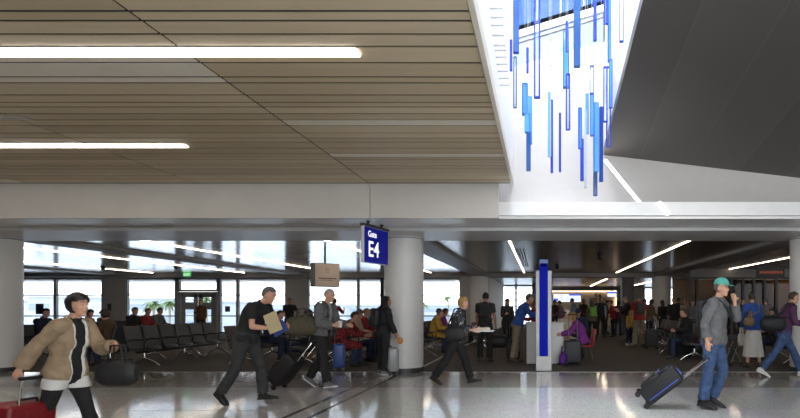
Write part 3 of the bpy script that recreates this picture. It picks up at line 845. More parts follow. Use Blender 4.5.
TUBES = [(511, 40, 71, 3, 'royal', 'royal'), (516, -40, 53, 6, 'steel', 'royal'), (515, 57, 108, 3.2, 'clear', 'steel'), (527.5, 48, 73, 2.2, 'royal', 'royal'),
         (537, -60, 98, 6, 'clear', 'royal'), (525, 84, 115, 6, 'sky', 'steel'), (530, 97, 144, 4.5, 'sky', 'sky'), (527.5, 114, 133, 5, 'cyan', 'sky'), (528.5, 132, 171, 4, 'steel', 'steel'),
         (550.5, 40, 66, 3, 'clear', 'clear'), (549.3, 92, 157, 3.2, 'cyan', 'clear'), (551.8, 100, 173, 2.6, 'royal', 'royal'), (560, 113, 172, 2.0, 'royal', 'royal'),
         (566, 32, 88, 6, 'sky', 'steel'), (567, 21, 52, 2.4, 'royal', 'royal'), (568, 74, 130, 4, 'clear', 'royal'), (577, -50, 67, 6, 'steel', 'steel'),
         (580, 108, 149, 3, 'sky', 'royal'), (582, 139, 181, 3.2, 'royal', 'royal'), (585.5, 110, 188, 2.6, 'clear', 'clear'), (587.3, 94, 134, 3.2, 'sky', 'sky'), (591.8, 66, 94, 4.2, 'clear', 'royal'),
         (592, 95, 136, 4, 'sky', 'royal'), (595, -30, 41, 3.2, 'royal', 'royal'), (596, 103, 172, 4.6, 'cyan', 'sky'), (595.3, 172, 196, 3.4, 'steel', 'steel'), (601.2, 107, 182, 3.2, 'steel', 'royal'),
         (605.5, 67, 122, 4.2, 'clear', 'royal'), (606, -40, 24, 4.2, 'royal', 'royal'), (614.5, -30, 62, 3.6, 'sky', 'royal'), (613.5, 60, 108, 3.6, 'sky', 'royal'), (618.2, 67, 147, 4.4, 'clear', 'royal'), (621.5, -40, 42, 4.2, 'clear', 'royal')]
WORD = {'royal': 'deep blue', 'steel': 'dark steel blue', 'sky': 'sky blue', 'cyan': 'pale cyan', 'clear': 'clear'}
ORD = ['first', 'second', 'third', 'fourth', 'fifth', 'sixth', 'seventh', 'eighth', 'ninth', 'tenth', 'eleventh', 'twelfth', 'thirteenth', 'fourteenth', 'fifteenth', 'sixteenth', 'seventeenth', 'eighteenth', 'nineteenth', 'twentieth']
order = sorted(range(len(TUBES)), key=lambda i: TUBES[i][0])
rk = {}
cnt = {}
for i in order:
    key = (TUBES[i][4], TUBES[i][5]); cnt[key] = cnt.get(key, 0) + 1; rk[i] = (cnt[key])
rt = random.Random(3)
for i, (px, y0, y1, wpx, cm, em) in enumerate(TUBES):
    Y = 6.6 + rt.random()*2.6 if y0 < 0 else 7.0 + rt.random()*2.5
    x = atx(px, Y)
    x = max(XL+.07, min(XR-.07, x)); 
    zt, zb = min(atz(y0, Y), 8.0), atz(y1, Y); w_ = wpx/FPX*Y
    key = (cm, em); tot = cnt[key]
    fin = WORD[cm] + (' glass tube' if cm == em else ' glass tube edged in ' + WORD[em])
    lab = fin + (', %s such tube from the left' % ORD[rk[i]-1] if tot > 1 else ', the only such tube')
    t = empty('glass_tube', (x, Y, zb), rt.random()*.5-.25, lab, 'hanging tube', 'blue glass tubes hanging in the skylight')
    h = zt - zb
    MB().box((0, 0, h/2), (w_*.80, w_*.80, h-.02)).build('tube', TM[cm], t)
    e = MB(); ew = max(.006, w_*.17)
    if cm == em: ew *= .6
    for sx_ in (-1, 1):
        for sy in (-1, 1): e.box((sx_*(w_/2-ew/2), sy*(w_/2-ew/2), h/2), (ew, ew, h))
    for z in (ew/2, h-ew/2): e.box((0, 0, z), (w_, w_, ew))
    e.build('edge_frame', TM[em if em != 'clear' else 'clear'] if em != 'clear' else mat('tube_rim_grey', (.45, .5, .58), .2), t)
    MB().tube([(0, 0, h), (0, 0, 8.58-zb)], .0022, 6).build('wire', m_wire, t)

# ------------------------------------------------------------------ gate sign, small hanging sign, pylon
m_navy = mat('sign_navy', srgb(14, 24, 140), .5, var=.02, spec=.2, emit=srgb(12, 26, 150), estr=.2)
m_wtext = mat('sign_white', (.85, .85, .85), .4, var=.01, emit=(1, 1, 1), estr=.6)
A = Vector((atx(362.5, 9.95), 9.95, 0)); B = Vector((atx(386.5, 10.8), 10.8, 0)); dv = (B-A).normalized(); wid = (B-A).length
gs = empty('gate_sign', ((A+B)/2 + Vector((0, 0, 2.20))), math.atan2(dv.y, dv.x), 'blue hanging sign reading Gate E4 beside the round column', 'sign')
MB().box((0, 0, .325), (wid, .06, .65), .006).build('panel', mat('sign_case_white', (.8, .8, .8), .4), gs)
fc1 = MB().box((0, -.033, .325), (wid-.02, .008, .63)).build('face', m_navy, gs)
fc2 = MB().box((0, .033, .325), (wid-.02, .008, .63)).build('face', m_navy, gs)
MB().box((0, 0, .675), (wid+.04, .09, .05), .005).build('top_rail', mat('sign_rail', (.10, .10, .10), .4, .5), gs)
for dx in (-wid*.28, wid*.28):
    q = MB(); q.tube([(dx, 0, .69), (dx, 0, .742)], .018, 10); q.tube([(dx, 0, .74), (dx, 0, .756)], .04, 12); q.build('hanger', m_black, gs)
fy = -.0385
text('Gate', .155, m_wtext, fc1, basis((1, 0, 0), (0, 0, 1), (-wid*.36, fy, .475)), bold=.002)
text('E4', .40, m_wtext, fc1, basis((1, 0, 0), (0, 0, 1), (-wid*.36, fy, .12)), bold=.004)
text('E4', .40, m_wtext, fc2, basis((-1, 0, 0), (0, 0, 1), (wid*.36, -fy, .12)), bold=.004)
text('Gate', .155, m_wtext, fc2, basis((-1, 0, 0), (0, 0, 1), (wid*.36, -fy, .475)), bold=.002)

Y = 15.3
bs = empty('hanging_sign', (atx(325, Y), Y, 0), R(46), 'small beige box sign hung from a pole left of the blue sign', 'sign')
z0, z1 = atz(287, Y), atz(263.5, Y)
MB().box((0, 0, (z0+z1)/2), (.70, .28, z1-z0), .008).build('box', mat('sign_box_brown', (.22, .19, .17), .5), bs)
MB().box((0, -.142, (z0+z1)/2), (.67, .008, z1-z0-.03)).build('face', mat('sign_beige', (.82, .69, .58), .5, var=.03), bs)
q = MB(); q.box((0, -.147, z0+.23), (.50, .004, .028)); q.box((-.02, -.147, z0+.18), (.34, .004, .014)); q.build('lettering', mat('sign_print', (.22, .13, .10), .6), bs)
q = MB(); q.tube([(-.06, -.147, z0+.44), (0, -.147, z0+.50), (.06, -.147, z0+.44)], .008, 6); q.box((0, -.147, z0+.40), (.10, .004, .016)); q.build('emblem', mat('sign_print', (.22, .13, .10), .6), bs)
MB().tube([(0, 0, z1), (0, 0, ZG)], .025, 12).build('pole', m_black, bs)

Y = 12.35
bp = empty('information_pylon', (atx(543.7, Y), Y, 0), 0, 'tall blue pylon with silver edges in front of the white counter', 'pylon')
W_ = lambda p: p/FPX*Y
MB().box((0, .05, 1.10), (W_(16), .20, 2.20), .01).build('casing', m_alu, bp)
MB().box((0, .02, .16), (W_(15.6), .28, .32), .008).build('base', mat('pylon_base', (.42, .41, .40), .4, .6), bp)
m_pyl = mat('pylon_blue', srgb(12, 26, 150), .6, var=.03, spec=.1, emit=srgb(8, 24, 160), estr=.25)
MB().box((0, -.075, 1.34), (W_(8.3), .06, 2.03), .004).build('blue_panel', m_pyl, bp)
MB().box((0, -.04, 2.36), (W_(8.6), .13, .16), .004).build('glass_cap', mat('pylon_cap', srgb(70, 110, 190), .2), bp)

# gate counter
Y = 13.9
kc = empty('gate_counter', (atx(545, Y), Y, 0), 0, 'white waist high counter behind the blue pylon', 'counter')
m_lam = mat('white_laminate', (.80, .79, .78), .4, var=.02)
MB().box((0, 0, .50), (.90, .62, .96), .008).build('body', m_lam, kc)
MB().box((0, 0, 1.0), (.96, .70, .04), .006).build('top', m_lam, kc)
MB().box((0, 0, .04), (.86, .58, .08)).build('plinth', m_black, kc)
MB().box((0, -.313, .5), (.012, .008, .86)).build('joint', mat('joint_grey', (.3, .3, .3), .5), kc)

# ------------------------------------------------------------------ desk wall: screens, gate name, cove
m_cove = glow('cove_light', (1, .74, .45), 2.2)
t = tag(MB().box((dx_(580), YD-.1, 2.585), (dx_(614)-dx_(546), .12, .05)).build('cove_light', m_cove), 'warm light line along the top of the desk wall', 'light')
t = tag(MB().box((dx_(615.5), YD-.1, 1.6), (.08, .12, 1.9)).build('cove_light', m_cove), 'upright warm light line at the end of the desk wall', 'light')
def screenmat(n, c, e): return mat(n, (.02, .02, .02), .3, emit=c, estr=e, var=.02)
sc_ = empty('display_screen', (dx_(567), YD-.12, atz(298, YD)), 0, 'wide white and blue display on the tan desk wall', 'screen')
sw_ = dx_(581)-dx_(553); sh_ = 8.6/FPX*YD
MB().box((0, 0, 0), (sw_, .08, sh_), .01).build('case', m_black, sc_)
MB().box((0, -.045, 0), (sw_-.06, .01, sh_-.06)).build('screen', screenmat('screen_white', (.80, .84, 1), 1.0), sc_)
q = MB(); q.box((sw_*.28, -.052, sh_*.36), (sw_*.42, .006, sh_*.2)); q.box((-sw_*.4, -.052, -sh_*.2), (sw_*.16, .006, sh_*.3)); q.build('screen_blue', screenmat('screen_blue', (.06, .10, .65), 1.0), sc_)
q = MB()
for i in range(4): q.box((sw_*.2, -.052, sh_*(.12-.14*i)), (sw_*.5, .006, .03))
for i in range(3): q.box((-sw_*.2, -.052, sh_*(.25-.2*i)), (sw_*.16, .006, .04))
q.build('screen_text', screenmat('screen_text', (.25, .32, .7), .8), sc_)
sc_ = empty('display_screen', (atx(611.8, YD-1), YD-1, atz(294.3, YD-1)), 0, 'small blue and white screen hanging at the right end of the desk wall', 'screen')
sw_ = 9.6/FPX*(YD-1); sh_ = 5.4/FPX*(YD-1)
MB().box((0, 0, 0), (sw_, .08, sh_), .01).build('case', m_black, sc_)
MB().box((0, -.045, -.1*sh_), (sw_-.05, .01, sh_*.7)).build('screen', screenmat('screen_white', (.80, .84, 1), 1.0), sc_)
MB().box((0, -.047, .3*sh_), (sw_-.05, .01, sh_*.3)).build('screen_blue', screenmat('screen_blue', (.06, .10, .65), 1.0), sc_)
MB().tube([(0, 0, sh_/2), (0, 0, 2.92-atz(294.3, YD-1))], .03, 8).build('pole', m_black, sc_)
gl = text('E4', .55, mat('gate_letters', (.06, .05, .04), .5), None, basis((1, 0, 0), (0, 0, 1), (dx_(594.3), YD-.02, atz(298.5, YD))), name='gate_number', bold=.012, ext=.02)
tag(gl, 'dark E4 letters mounted on the tan desk wall', 'sign')
dk = empty('gate_desk', (dx_(585), YD-2.2, 0), 0, 'long tan gate desk in front of the far wall', 'desk')
MB().box((0, 0, .5), (4.4, .6, 1.0), .02).build('body', m_tan, dk); MB().box((0, -.05, 1.03), (4.6, .8, .06), .01).build('top', m_black, dk)
q = empty('wall_door', (dx_(598), YD-.03, 0), 0, 'pale door frame in the desk wall under the E4 letters', 'door')
f = MB(); f.box((-.75, 0, 1.05), (.12, .06, 2.1)); f.box((.75, 0, 1.05), (.12, .06, 2.1)); f.box((0, 0, 2.1), (1.62, .06, .1)); f.box((0, 0, 1.05), (.1, .06, 2.1)); f.build('frame', mat('pale_frame', (.66, .62, .55), .5), q)
MB().box((0, .015, 1.05), (1.4, .02, 2.0)).build('door_leaf', mat('door_brown', (.30, .24, .18), .5), q)

# ------------------------------------------------------------------ exit sign, small fixtures
ex = empty('exit_sign', (atx(187.5, 26.6), 26.6, atz(274.6, 26.6)), 0, 'small green illuminated exit sign above the double doors', 'sign')
MB().box((0, 0, 0), (.40, .06, .21), .006).build('case', m_alu, ex)
MB().box((0, -.033, 0), (.37, .008, .18)).build('face', mat('exit_green', (.05, .4, .1), .4, emit=srgb(60, 190, 90), estr=.7), ex)
text('EXIT', .15, m_wtext, ex, basis((1, 0, 0), (0, 0, 1), (-.165, -.039, -.055)), bold=.002)
MB().box((0, 0, .12), (.05, .04, .10)).build('bracket', m_black, ex)
for (px, Y, l) in ((103, 22.5, 'small black dome camera under the ceiling near the left column'), (176, 22.0, 'small black dome camera under the ceiling over the middle seats'), (557, 22, 'small black dome camera on the dark ceiling right of the pylon'), (600, 17.5, 'small black ceiling dome nearest on the dark ceiling')):
    d_ = empty('ceiling_camera', (atx(px, Y), Y, ZG), 0, l, 'camera')
    MB().tube([(0, 0, -.06), (0, 0, .0)], .09, 16).build('mount', m_black, d_); MB().ell((0, 0, -.06), (.075, .075, .075)).build('dome', mat('dome_dark', (.02, .02, .02), .1), d_, True)
ps = tag(MB().box((atx(109, 27.3), 27.32, atz(307, 27.3)), (.18, .03, .34), .005).build('wall_plate', mat('plate_dark', (.07, .075, .09), .4)), 'dark notice plate on the pier left of the palm window', 'plate')
ps = tag(MB().box((atx(39.5, 27.35), 27.36, atz(309, 27.3)), (.38, .02, .52), .004).build('notice_board', mat('plate_blue', (.05, .08, .14), .4)), 'dark blue notice on the glass of the far left window', 'notice')
ps = tag(MB().box((atx(227.5, 27.35), 27.36, atz(309, 27.3)), (.24, .02, .27), .004).build('notice_board', mat('plate_dark', (.07, .075, .09), .4)), 'small dark notice on the glass right of the doors', 'notice')
gr = empty('ceiling_vent', (atx(152, 10.4), 10.4, 2.953), 0, 'flat grey return grille in the soffit left of the gate sign', 'vent')
q = MB(); q.box((0, 0, -.004), (.62, .26, .012)); q.build('frame', m_soffit2, gr)
gr = empty('ceiling_vent', (atx(521.5, 19), 19.0, ZG-.004), 0, 'long slotted air grille beside the strip light above the pylon', 'vent')
q = MB()
for i in range(5): q.box((-.16+.08*i, 0, -.004), (.03, 7, .012))
q.build('slats', m_black, gr)

# ------------------------------------------------------------------ shop fronts on the right
m_shopglass = glassmat('shop_glass', (.42, .44, .50), .01)
YS = 24.0
sx = lambda px: atx(px, YS)
sf = empty('storefront', (0, YS, 0), 0, 'dark framed glass shop front behind the seats on the right', 'storefront')
q = MB()
for px in (690, 697, 731, 743, 753.5, 764.5, 776, 792, 815, 840): q.box((sx(px), 0, 1.33), (.10, .14, 2.66))
q.box(((sx(690)+sx(840))/2, 0, 2.62), (sx(840)-sx(690), .16, .12)); q.box(((sx(690)+sx(840))/2, 0, .1), (sx(840)-sx(690), .16, .2))
q.build('frame', m_black, sf)
MB().box(((sx(690)+sx(840))/2, .02, 1.33), (sx(840)-sx(690), .012, 2.6)).build('pane', m_shopglass, sf)
struct(MB().span((sx(690), YS-.1, 2.66), (26, YS+.2, 3.4)), 'wall_shop_head', mat('pier_dark', (.13, .12, .12), .5))
for a, b, m_ in ((733, 742, m_amber), (778, 791, m_amber), (795, 838, m_amber), (699, 729, m_tan)):
    p_ = tag(MB().span((sx(a), YS+1.6, 0), (sx(b), YS+1.75, 2.6), .01).build('room_divider', m_), {733: 'narrow amber wood panel behind the shop glass', 778: 'amber wood panel next to the right column', 795: 'wide amber wood panel hidden right of the column', 699: 'tan panel behind the left end of the shop glass'}[a], 'divider')
for a, b, l in ((745, 752.5, 'left pale poster panel behind the shop glass'), (766, 775, 'right pale poster panel behind the shop glass')):
    p_ = empty('poster_panel', ((sx(a)+sx(b))/2, YS+.5, 0), 0, l, 'poster')
    MB().box((0, 0, 1.35), (sx(b)-sx(a), .05, 2.3), .005).build('board', mat('poster_pale', (.26, .28, .33), .4, var=.25, scale=2), p_)
    MB().box((0, 0, .1), ((sx(b)-sx(a))*1.1, .3, .2)).build('foot', m_black, p_)
struct(MB().span((sx(690), YS+3, 0), (26, YS+3.2, 3.2)), 'wall_shop_back', m_tan)
struct(MB().span((sx(690), YS+.2, 2.66), (26, YS+3.2, 2.75)), 'ceiling_shop', mat('shop_ceiling', (.3, .27, .24), .5))
for px in (715, 770, 820):
    t = empty('shop_light', (sx(px), YS+1.0, 2.64), 0, {715: 'left', 770: 'middle', 820: 'right'}[px] + ' warm light trough inside the shop front', 'light')
    MB().box((0, 0, -.02), (2.0 if px != 715 else 1.2, .12, .03)).build('diffuser', glow('shop_glow', (1, .62, .28), 6), t); MB().box((0, 0, .005), (1.3, .16, .03)).build('housing', m_black, t)
Y = 19.0
hs = empty('hanging_sign', (atx(770.5, Y), Y, 0), 0, 'dark overhead sign with faint red lettering near the right column', 'sign')
MB().box((0, 0, atz(273, Y)), (27/FPX*Y, .12, 10/FPX*Y), .008).build('case', m_black, hs)
q = MB(); 
rr2 = random.Random(4)
for i in range(11): q.box((-.36+.072*i, -.064, atz(272.5, Y)), (.045, .006, .07+.03*rr2.random()))
q.build('lettering', mat('red_letters', (.3, .05, .02), .5, emit=(.5, .1, .04), estr=.12), hs)
for dx in (-.35, .35): MB().tube([(dx, 0, atz(268, Y)), (dx, 0, ZG)], .015, 8).build('hanger', m_black, hs)

# ------------------------------------------------------------------ tandem seating
m_seat = mat('seat_black', (.040, .040, .043), .5, var=.12, scale=25, bump=.2)
m_seatback = mat('seat_mesh_grey', (.085, .085, .090), .55, var=.2, scale=60, bump=.3)
def bench(n):
    "n seats along local +x starting at 0, people face local -y"
    t = empty('tandem_seat', (0, 0, 0)); P = .6
    MB().box((n*P/2, .02, .34), (n*P-.1, .07, .05), .006).build('beam', m_black, t)
    for i in range(n):
        cx = P*(i+.5)
        s = MB(); s.loft([[Vector((cx+sx_*.24*k, y, z+dz)) for sx_, dz in ((-1, 0), (1, 0), (1, .05), (-1, .05))] for y, z, k in ((-.24, .40, .9), (-.22, .425, 1), (0, .40, 1), (.20, .385, 1))])
        s.build('seat', m_seat, t, True)
        b = MB(); b.loft([[Vector((cx+sx_*.25*k, y+dy, z)) for sx_, dy in ((-1, 0), (1, 0), (1, .035), (-1, .035))] for y, z, k in ((.185, .42, .86), (.215, .52, 1), (.27, .75, 1), (.31, .90, .98), (.325, .94, .9))])
        b.build('backrest', m_seatback, t, True)
    for i in range(n+1):
        cx = P*i
        a = MB(); a.tube([(cx, .22, .60), (cx, .1, .635), (cx, -.16, .635), (cx, -.19, .60), (cx, -.17, .40)], .016, 8); a.box((cx, -.02, .645), (.045, .26, .02), .006)
        a.build('armrest', m_black, t, True)
    for cx in ([P*.5, P*(n-.5)] if n < 5 else [P*.5, P*n/2, P*(n-.5)]):
        l = MB(); l.tube([(cx, .02, .33), (cx, .02, .20)], .03, 10)
        l.tube([(cx, -.34, .02), (cx, -.20, .12), (cx, .02, .21), (cx, .20, .12), (cx, .34, .02)], [.016, .02, .026, .02, .016], 10)
        for y in (-.34, .34): l.tube([(cx, y, 0), (cx, y, .025)], .03, 10)
        l.build('leg', m_chrome, t, True)
    return t
protos = {}
def put_bench(n, x, y, rz, label):
    if n not in protos: protos[n] = t = bench(n)
    else: t = copy_tree(protos[n])
    t.location = (x, y, 0); t.rotation_euler = (0, 0, R(rz)); tag(t, label, 'seat row', 'rows of black airport seats')
    return t
# rz=90: runs towards +Y, people face +X ; rz=-90: runs towards -Y, people face -X
put_bench(6, -9.3, 12.9, 90, 'front row of black seats with chrome legs behind the left walkers')
put_bench(6, -10.15, 16.5, -90, 'row of black seats back to back behind the front left row')
put_bench(6, -13.2, 16, 90, 'row of black seats before the palm window, facing right')
put_bench(6, -14.05, 19.6, -90, 'row of black seats before the palm window, facing left')
put_bench(5, -12.9, 13.0, 90, 'row of black seats right beside the left column')
put_bench(6, -7.2, 13.3, 90, 'row of black seats behind the man in the black shirt')
put_bench(5, -4.75, 12.9, 90, 'row of black seats beside the woman in black, facing the aisle')
put_bench(5, -5.6, 15.9, -90, 'row of black seats behind the man in the grey hoodie')
put_bench(5, -6.2, 21.0, 90, 'far row of black seats before the middle window')
put_bench(6, -3.3, 15.6, 90, 'row of black seats just right of the gate column')
put_bench(5, -2.2, 22.0, -90, 'far row of black seats under the right end window')
put_bench(5, 4.0, 17.3, -90, 'right hand row of black seats facing the crowd, nearer half')
put_bench(5, 4.15, 20.6, -90, 'right hand row of black seats facing the crowd, farther half')
put_bench(5, 6.3, 16.4, -90, 'row of black seats behind the woman in the white skirt')
put_bench(6, 8.2, 22.6, -90, 'row of black seats along the shop front')

# red chair
rc = empty('cafe_chair', (atx(583, 13.7), 13.7, 0), R(180+6), 'red chair with chrome legs holding the woman in purple', 'chair')
m_red = mat('chair_red', srgb(190, 25, 35), .45)
q = MB(); q.loft([[Vector((x, sx_*.21*k, z+dz)) for sx_, dz in ((-1, 0), (1, 0), (1, .025), (-1, .025))] for x, z, k in ((.22, .44, .9), (.18, .45, 1), (-.18, .435, .96), (-.2, .44, .9))]); q.build('seat', m_red, rc, True)
q = MB(); q.loft([[Vector((x+dy, sx_*.21*k, z)) for sx_, dy in ((-1, 0), (1, 0), (1, .022), (-1, .022))] for x, z, k in ((-.22, .47, .9), (-.245, .6, 1), (-.285, .8, .98), (-.30, .86, .86))]); q.build('backrest', m_red, rc, True)
for sx_ in (1, -1):
    for sy in (1, -1): MB().tube([(sx_*.14, sy*.15, .44), (sx_*.25, sy*.21, 0)], .012, 8).build('leg', m_chrome, rc, True)
# small table in front of her
tb = empty('cafe_table', (atx(561, 14.7), 14.7, 0), 0, 'small round table between the counter and the red chair', 'table')
MB().tube([(0, 0, .72), (0, 0, .75)], .35, 32).build('top', m_lam, tb); MB().tube([(0, 0, .03), (0, 0, .72)], .03, 12).build('pedestal', m_chrome, tb); MB().tube([(0, 0, 0), (0, 0, .03)], .24, 24).build('foot', m_black, tb)

# ------------------------------------------------------------------ luggage
def suitcase(loc, rz, tilt, size, m, label, accent=None, handle=.45, name='rolling_suitcase', soft=False, rib=True):
    "local: wide along y, deep along x, wheels at x=-d/2 edge; tilt leans it back towards -x about the wheels"
    d, w_, h = size
    t = empty(name, loc, R(rz), label, 'suitcase')
    Mx = Matrix.Translation((-d/2+.03, 0, .04)) @ Matrix.Rotation(R(-tilt), 4, 'Y') @ Matrix.Translation((d/2-.03, 0, -.04))
    def fin(mb, n, mm, sm=False):
        for v in mb.bm.verts: v.co = Mx @ v.co
        return mb.build(n, mm, t, sm)
    q = MB(); q.box((0, 0, .07+h/2), (d, w_, h), .045, seg=3)
    if rib and not soft:
        for i in range(5): q.box((0, -w_*.36+w_*.18*i, .07+h/2), (d+.012, .035, h-.12), .005)
    fin(q, 'body', m, True)
    if soft:
        q = MB(); q.box((d/2+.015, 0, .07+h*.36), (.06, w_*.8, h*.5), .02); q.box((d/2+.01, 0, .07+h*.78), (.04, w_*.76, h*.24), .015); fp = fin(q, 'front_pocket', m, True)
        q = MB(); q.box((d/2+.046, 0, .07+h*.58), (.006, w_*.7, .012)); fin(q, 'zip', m_alu).parent = fp
    if accent:
        q = MB(); q.box((d/2+.048, 0, .07+h*.64), (.012, w_*.74, .02)); q.box((-.06, w_/2+.004, .07+h*.5), (.014, .012, h*.8)); q.box((-.06, -w_/2-.004, .07+h*.5), (.014, .012, h*.8)); q.box((0, 0, .07+h+.003), (.1, w_*.5, .012)); fin(q, 'piping', accent)
    q = MB(); q.tube([(-.05, -.08, .07+h), (-.05, -.07, .10+h), (-.05, .07, .10+h), (-.05, .08, .07+h)], .012, 8); fin(q, 'carry_handle', m_black, True)
    if handle:
        for sy in (-1, 1):
            q = MB(); q.tube([(-d/2+.03, sy*w_*.26, .06+h), (-d/2+.03, sy*w_*.26, .07+h+handle)], .009, 8); fin(q, 'handle_rod', m_chrome, True)
        q = MB(); q.box((-d/2+.03, 0, .075+h+handle), (.035, w_*.6, .03), .01); fin(q, 'handle_grip', m_black, True)
    for sx_ in (-1, 1):
        for sy in (-1, 1):
            q = MB(); q.tube([(sx_*(d/2-.03), sy*(w_/2-.05)-.014, .04), (sx_*(d/2-.03), sy*(w_/2-.05)+.014, .04)], .04, 14); q.box((sx_*(d/2-.03), sy*(w_/2-.05), .07), (.035, .035, .04)); fin(q, 'wheel', m_black)
    return t
lug_black = mat('luggage_black', (.010, .010, .012), .6, var=.2, scale=30)
lug_grey = mat('luggage_grey', (.33, .34, .35), .35, var=.05)
lug_red = mat('luggage_red', srgb(120, 18, 30), .4)
lug_char = mat('luggage_charcoal', (.045, .047, .055), .55)

def duffel(loc, rz, size, m, label, strap_to=None, name='duffel_bag', rx=0, wstrap=None):
    L_, r1, r2 = size
    t = empty(name, loc, R(rz), label, 'bag'); t.rotation_euler[0] = R(rx)
    q = MB(); rg = []
    for i in range(9):
        u = -1 + i/4; k = (1 - abs(u)**5*.35)
        rg.append([Vector((u*L_/2, r1*k*math.cos(a)*(1+.05*math.sin(3*a+u*3)), r2*k*math.sin(a)*(1 if math.sin(a) > 0 else .9))) for a in [2*PI*j/16 for j in range(16)]])
    q.loft(rg); q.build('body', m, t, True)
    q = MB(); q.box((0, 0, r2*.98), (L_*.8, .02, .015)); q.build('zip', m_black, t)
    for sy in (-1, 1):
        q = MB(); q.tube([(-L_*.2, sy*r1*.5, r2*.8), (-L_*.13, sy*.03, r2*1.0+.13), (L_*.13, sy*.03, r2*1.0+.13), (L_*.2, sy*r1*.5, r2*.8)], .012, 8); q.build('grip', m, t, True)
    if wstrap:
        inv = (Matrix.Translation(loc) @ Matrix.Rotation(R(rz), 4, 'Z')).inverted(); strap_to = [inv @ Vector(p) for p in wstrap]
    if strap_to:
        q = MB(); q.tube([(-L_*.4, 0, r2*.7)] + strap_to + [(L_*.4, 0, r2*.7)], .014, 8); q.build('strap', m, t, True)
    return t

def backpack(J, m, label, accent=None, size=1.0, o=None):
    c = J.chest - J.fw2*(.12*J.s+.105*size) - J.sp2*.02
    wl = J.W(c); wo = J.W(J.chest)
    f = (J.W(J.chest+J.fw2)-wo).normalized(); l = (J.W(J.chest+J.lf)-wo).normalized(); u = (J.W(J.chest+J.sp2)-wo).normalized()
    t = empty('backpack', (0, 0, 0), 0, label, 'bag'); t.matrix_world = Matrix((f, l, u)).transposed().to_4x4()
    t.location = wl; t.rotation_euler = Matrix((f, l, u)).transposed().to_euler()
    q = MB(); q.box((0, 0, 0), (.17*size, .30*size, .44*size), .06*size, seg=3); q.build('body', m, t, True)
    q = MB(); q.box((-.095*size, 0, -.07*size), (.06*size, .22*size, .22*size), .02*size); q.build('front_pocket', m, t, True)
    for sg in (-1, 1):
        q = MB(); q.tube([(.06*size, sg*.1, .19*size), (.17, sg*.115, .245), (.255, sg*.125, .14), (.25, sg*.13, -.02), (.06*size, sg*.14, -.16*size)], .017, 8); q.build('strap', accent or m, t, True)
    return t
# ------------------------------------------------------------------ people
c_black = cloth('black', (.014, .014, .016)); c_char = cloth('charcoal', (.035, .036, .04)); c_grey = cloth('grey', (.13, .13, .135)); c_lgrey = cloth('light_grey', (.32, .32, .33))
c_navy = cloth('navy', (.018, .025, .06)); c_denim = cloth('denim', (.045, .085, .19), .35); c_ddenim = cloth('dark_denim', (.025, .04, .09), .35); c_beige = cloth('beige', (.33, .24, .155)); c_white = cloth('white', (.72, .71, .70), .06)
c_blue = cloth('blue', (.03, .09, .36)); c_purple = cloth('purple', (.22, .035, .27)); c_plum = cloth('plum', (.09, .03, .085)); c_red = cloth('red', (.30, .025, .03)); c_khaki = cloth('khaki', (.27, .21, .14)); c_olive = cloth('olive', (.12, .10, .05))
c_teal = cloth('teal', (.10, .40, .34), .08); c_green = cloth('green', (.18, .42, .08)); c_yellow = cloth('yellow', (.50, .30, .05)); c_brown = cloth('brown', (.10, .06, .035)); c_cream = cloth('cream', (.60, .52, .42)); c_sky = cloth('pale_blue', (.25, .34, .48)); c_mauve = cloth('mauve', (.25, .13, .22))
c_stone = cloth('stone', (.78, .74, .68), .06)
def plaid():
    m = mat('cloth_plaid', (.3, .03, .03), .85); N = m.node_tree.nodes; L = m.node_tree.links; b = N['Principled BSDF']
    tc = N.new('ShaderNodeTexCoord'); mp = N.new('ShaderNodeMapping'); mp.inputs['Rotation'].default_value = (0, R(45), R(20)); L.new(tc.outputs['Object'], mp.inputs[0])
    ck = N.new('ShaderNodeTexChecker'); ck.inputs['Scale'].default_value = 16; ck.inputs[1].default_value = (.42, .03, .035, 1); ck.inputs[2].default_value = (.10, .02, .03, 1); L.new(mp.outputs[0], ck.inputs[0]); L.new(ck.outputs[0], b.inputs['Base Color']); return m
def printed():
    m = mat('cloth_print', (.3, .3, .3), .85); N = m.node_tree.nodes; L = m.node_tree.links; b = N['Principled BSDF']
    tc = N.new('ShaderNodeTexCoord'); v = N.new('ShaderNodeTexVoronoi'); v.inputs['Scale'].default_value = 22; L.new(tc.outputs['Object'], v.inputs['Vector'])
    r = N.new('ShaderNodeValToRGB'); r.color_ramp.interpolation = 'CONSTANT'; r.color_ramp.elements[0].color = (.52, .50, .55, 1); r.color_ramp.elements[1].color = (.05, .05, .06, 1); r.color_ramp.elements[1].position = .3
    L.new(v.outputs['Distance'], r.inputs[0]); L.new(r.outputs[0], b.inputs['Base Color']); return m
c_plaid = plaid(); c_print = printed()
h_black = mat('hair_black', (.012, .010, .010), .45, var=.3, scale=40, bump=.6); h_brown = mat('hair_brown', (.055, .032, .020), .5, var=.3, scale=40, bump=.6); h_grey = mat('hair_grey', (.36, .35, .34), .6, var=.3, scale=40, bump=.6)
h_dgrey = mat('hair_salt', (.13, .12, .115), .6, var=.4, scale=40, bump=.6); h_blond = mat('hair_blond', (.40, .23, .075), .5, var=.3, scale=40, bump=.6); h_auburn = mat('hair_auburn', (.16, .06, .03), .5, var=.3, scale=40, bump=.6)
s_black = {'m': mat('shoe_black', (.015, .015, .015), .45), 'sole': mat('sole_black', (.02, .02, .02), .7)}
s_white = {'m': mat('shoe_white', (.62, .61, .60), .5), 'sole': mat('sole_white', (.7, .7, .7), .6)}
s_brown = {'m': mat('shoe_brown', (.10, .055, .03), .5), 'sole': mat('sole_black', (.02, .02, .02), .7)}
s_grey = {'m': mat('shoe_grey', (.18, .18, .19), .6), 'sole': mat('sole_white', (.7, .7, .7), .6)}
s_boot = dict(s_black, boot=.14)
B = lambda m, **k: dict(m=m, **k)
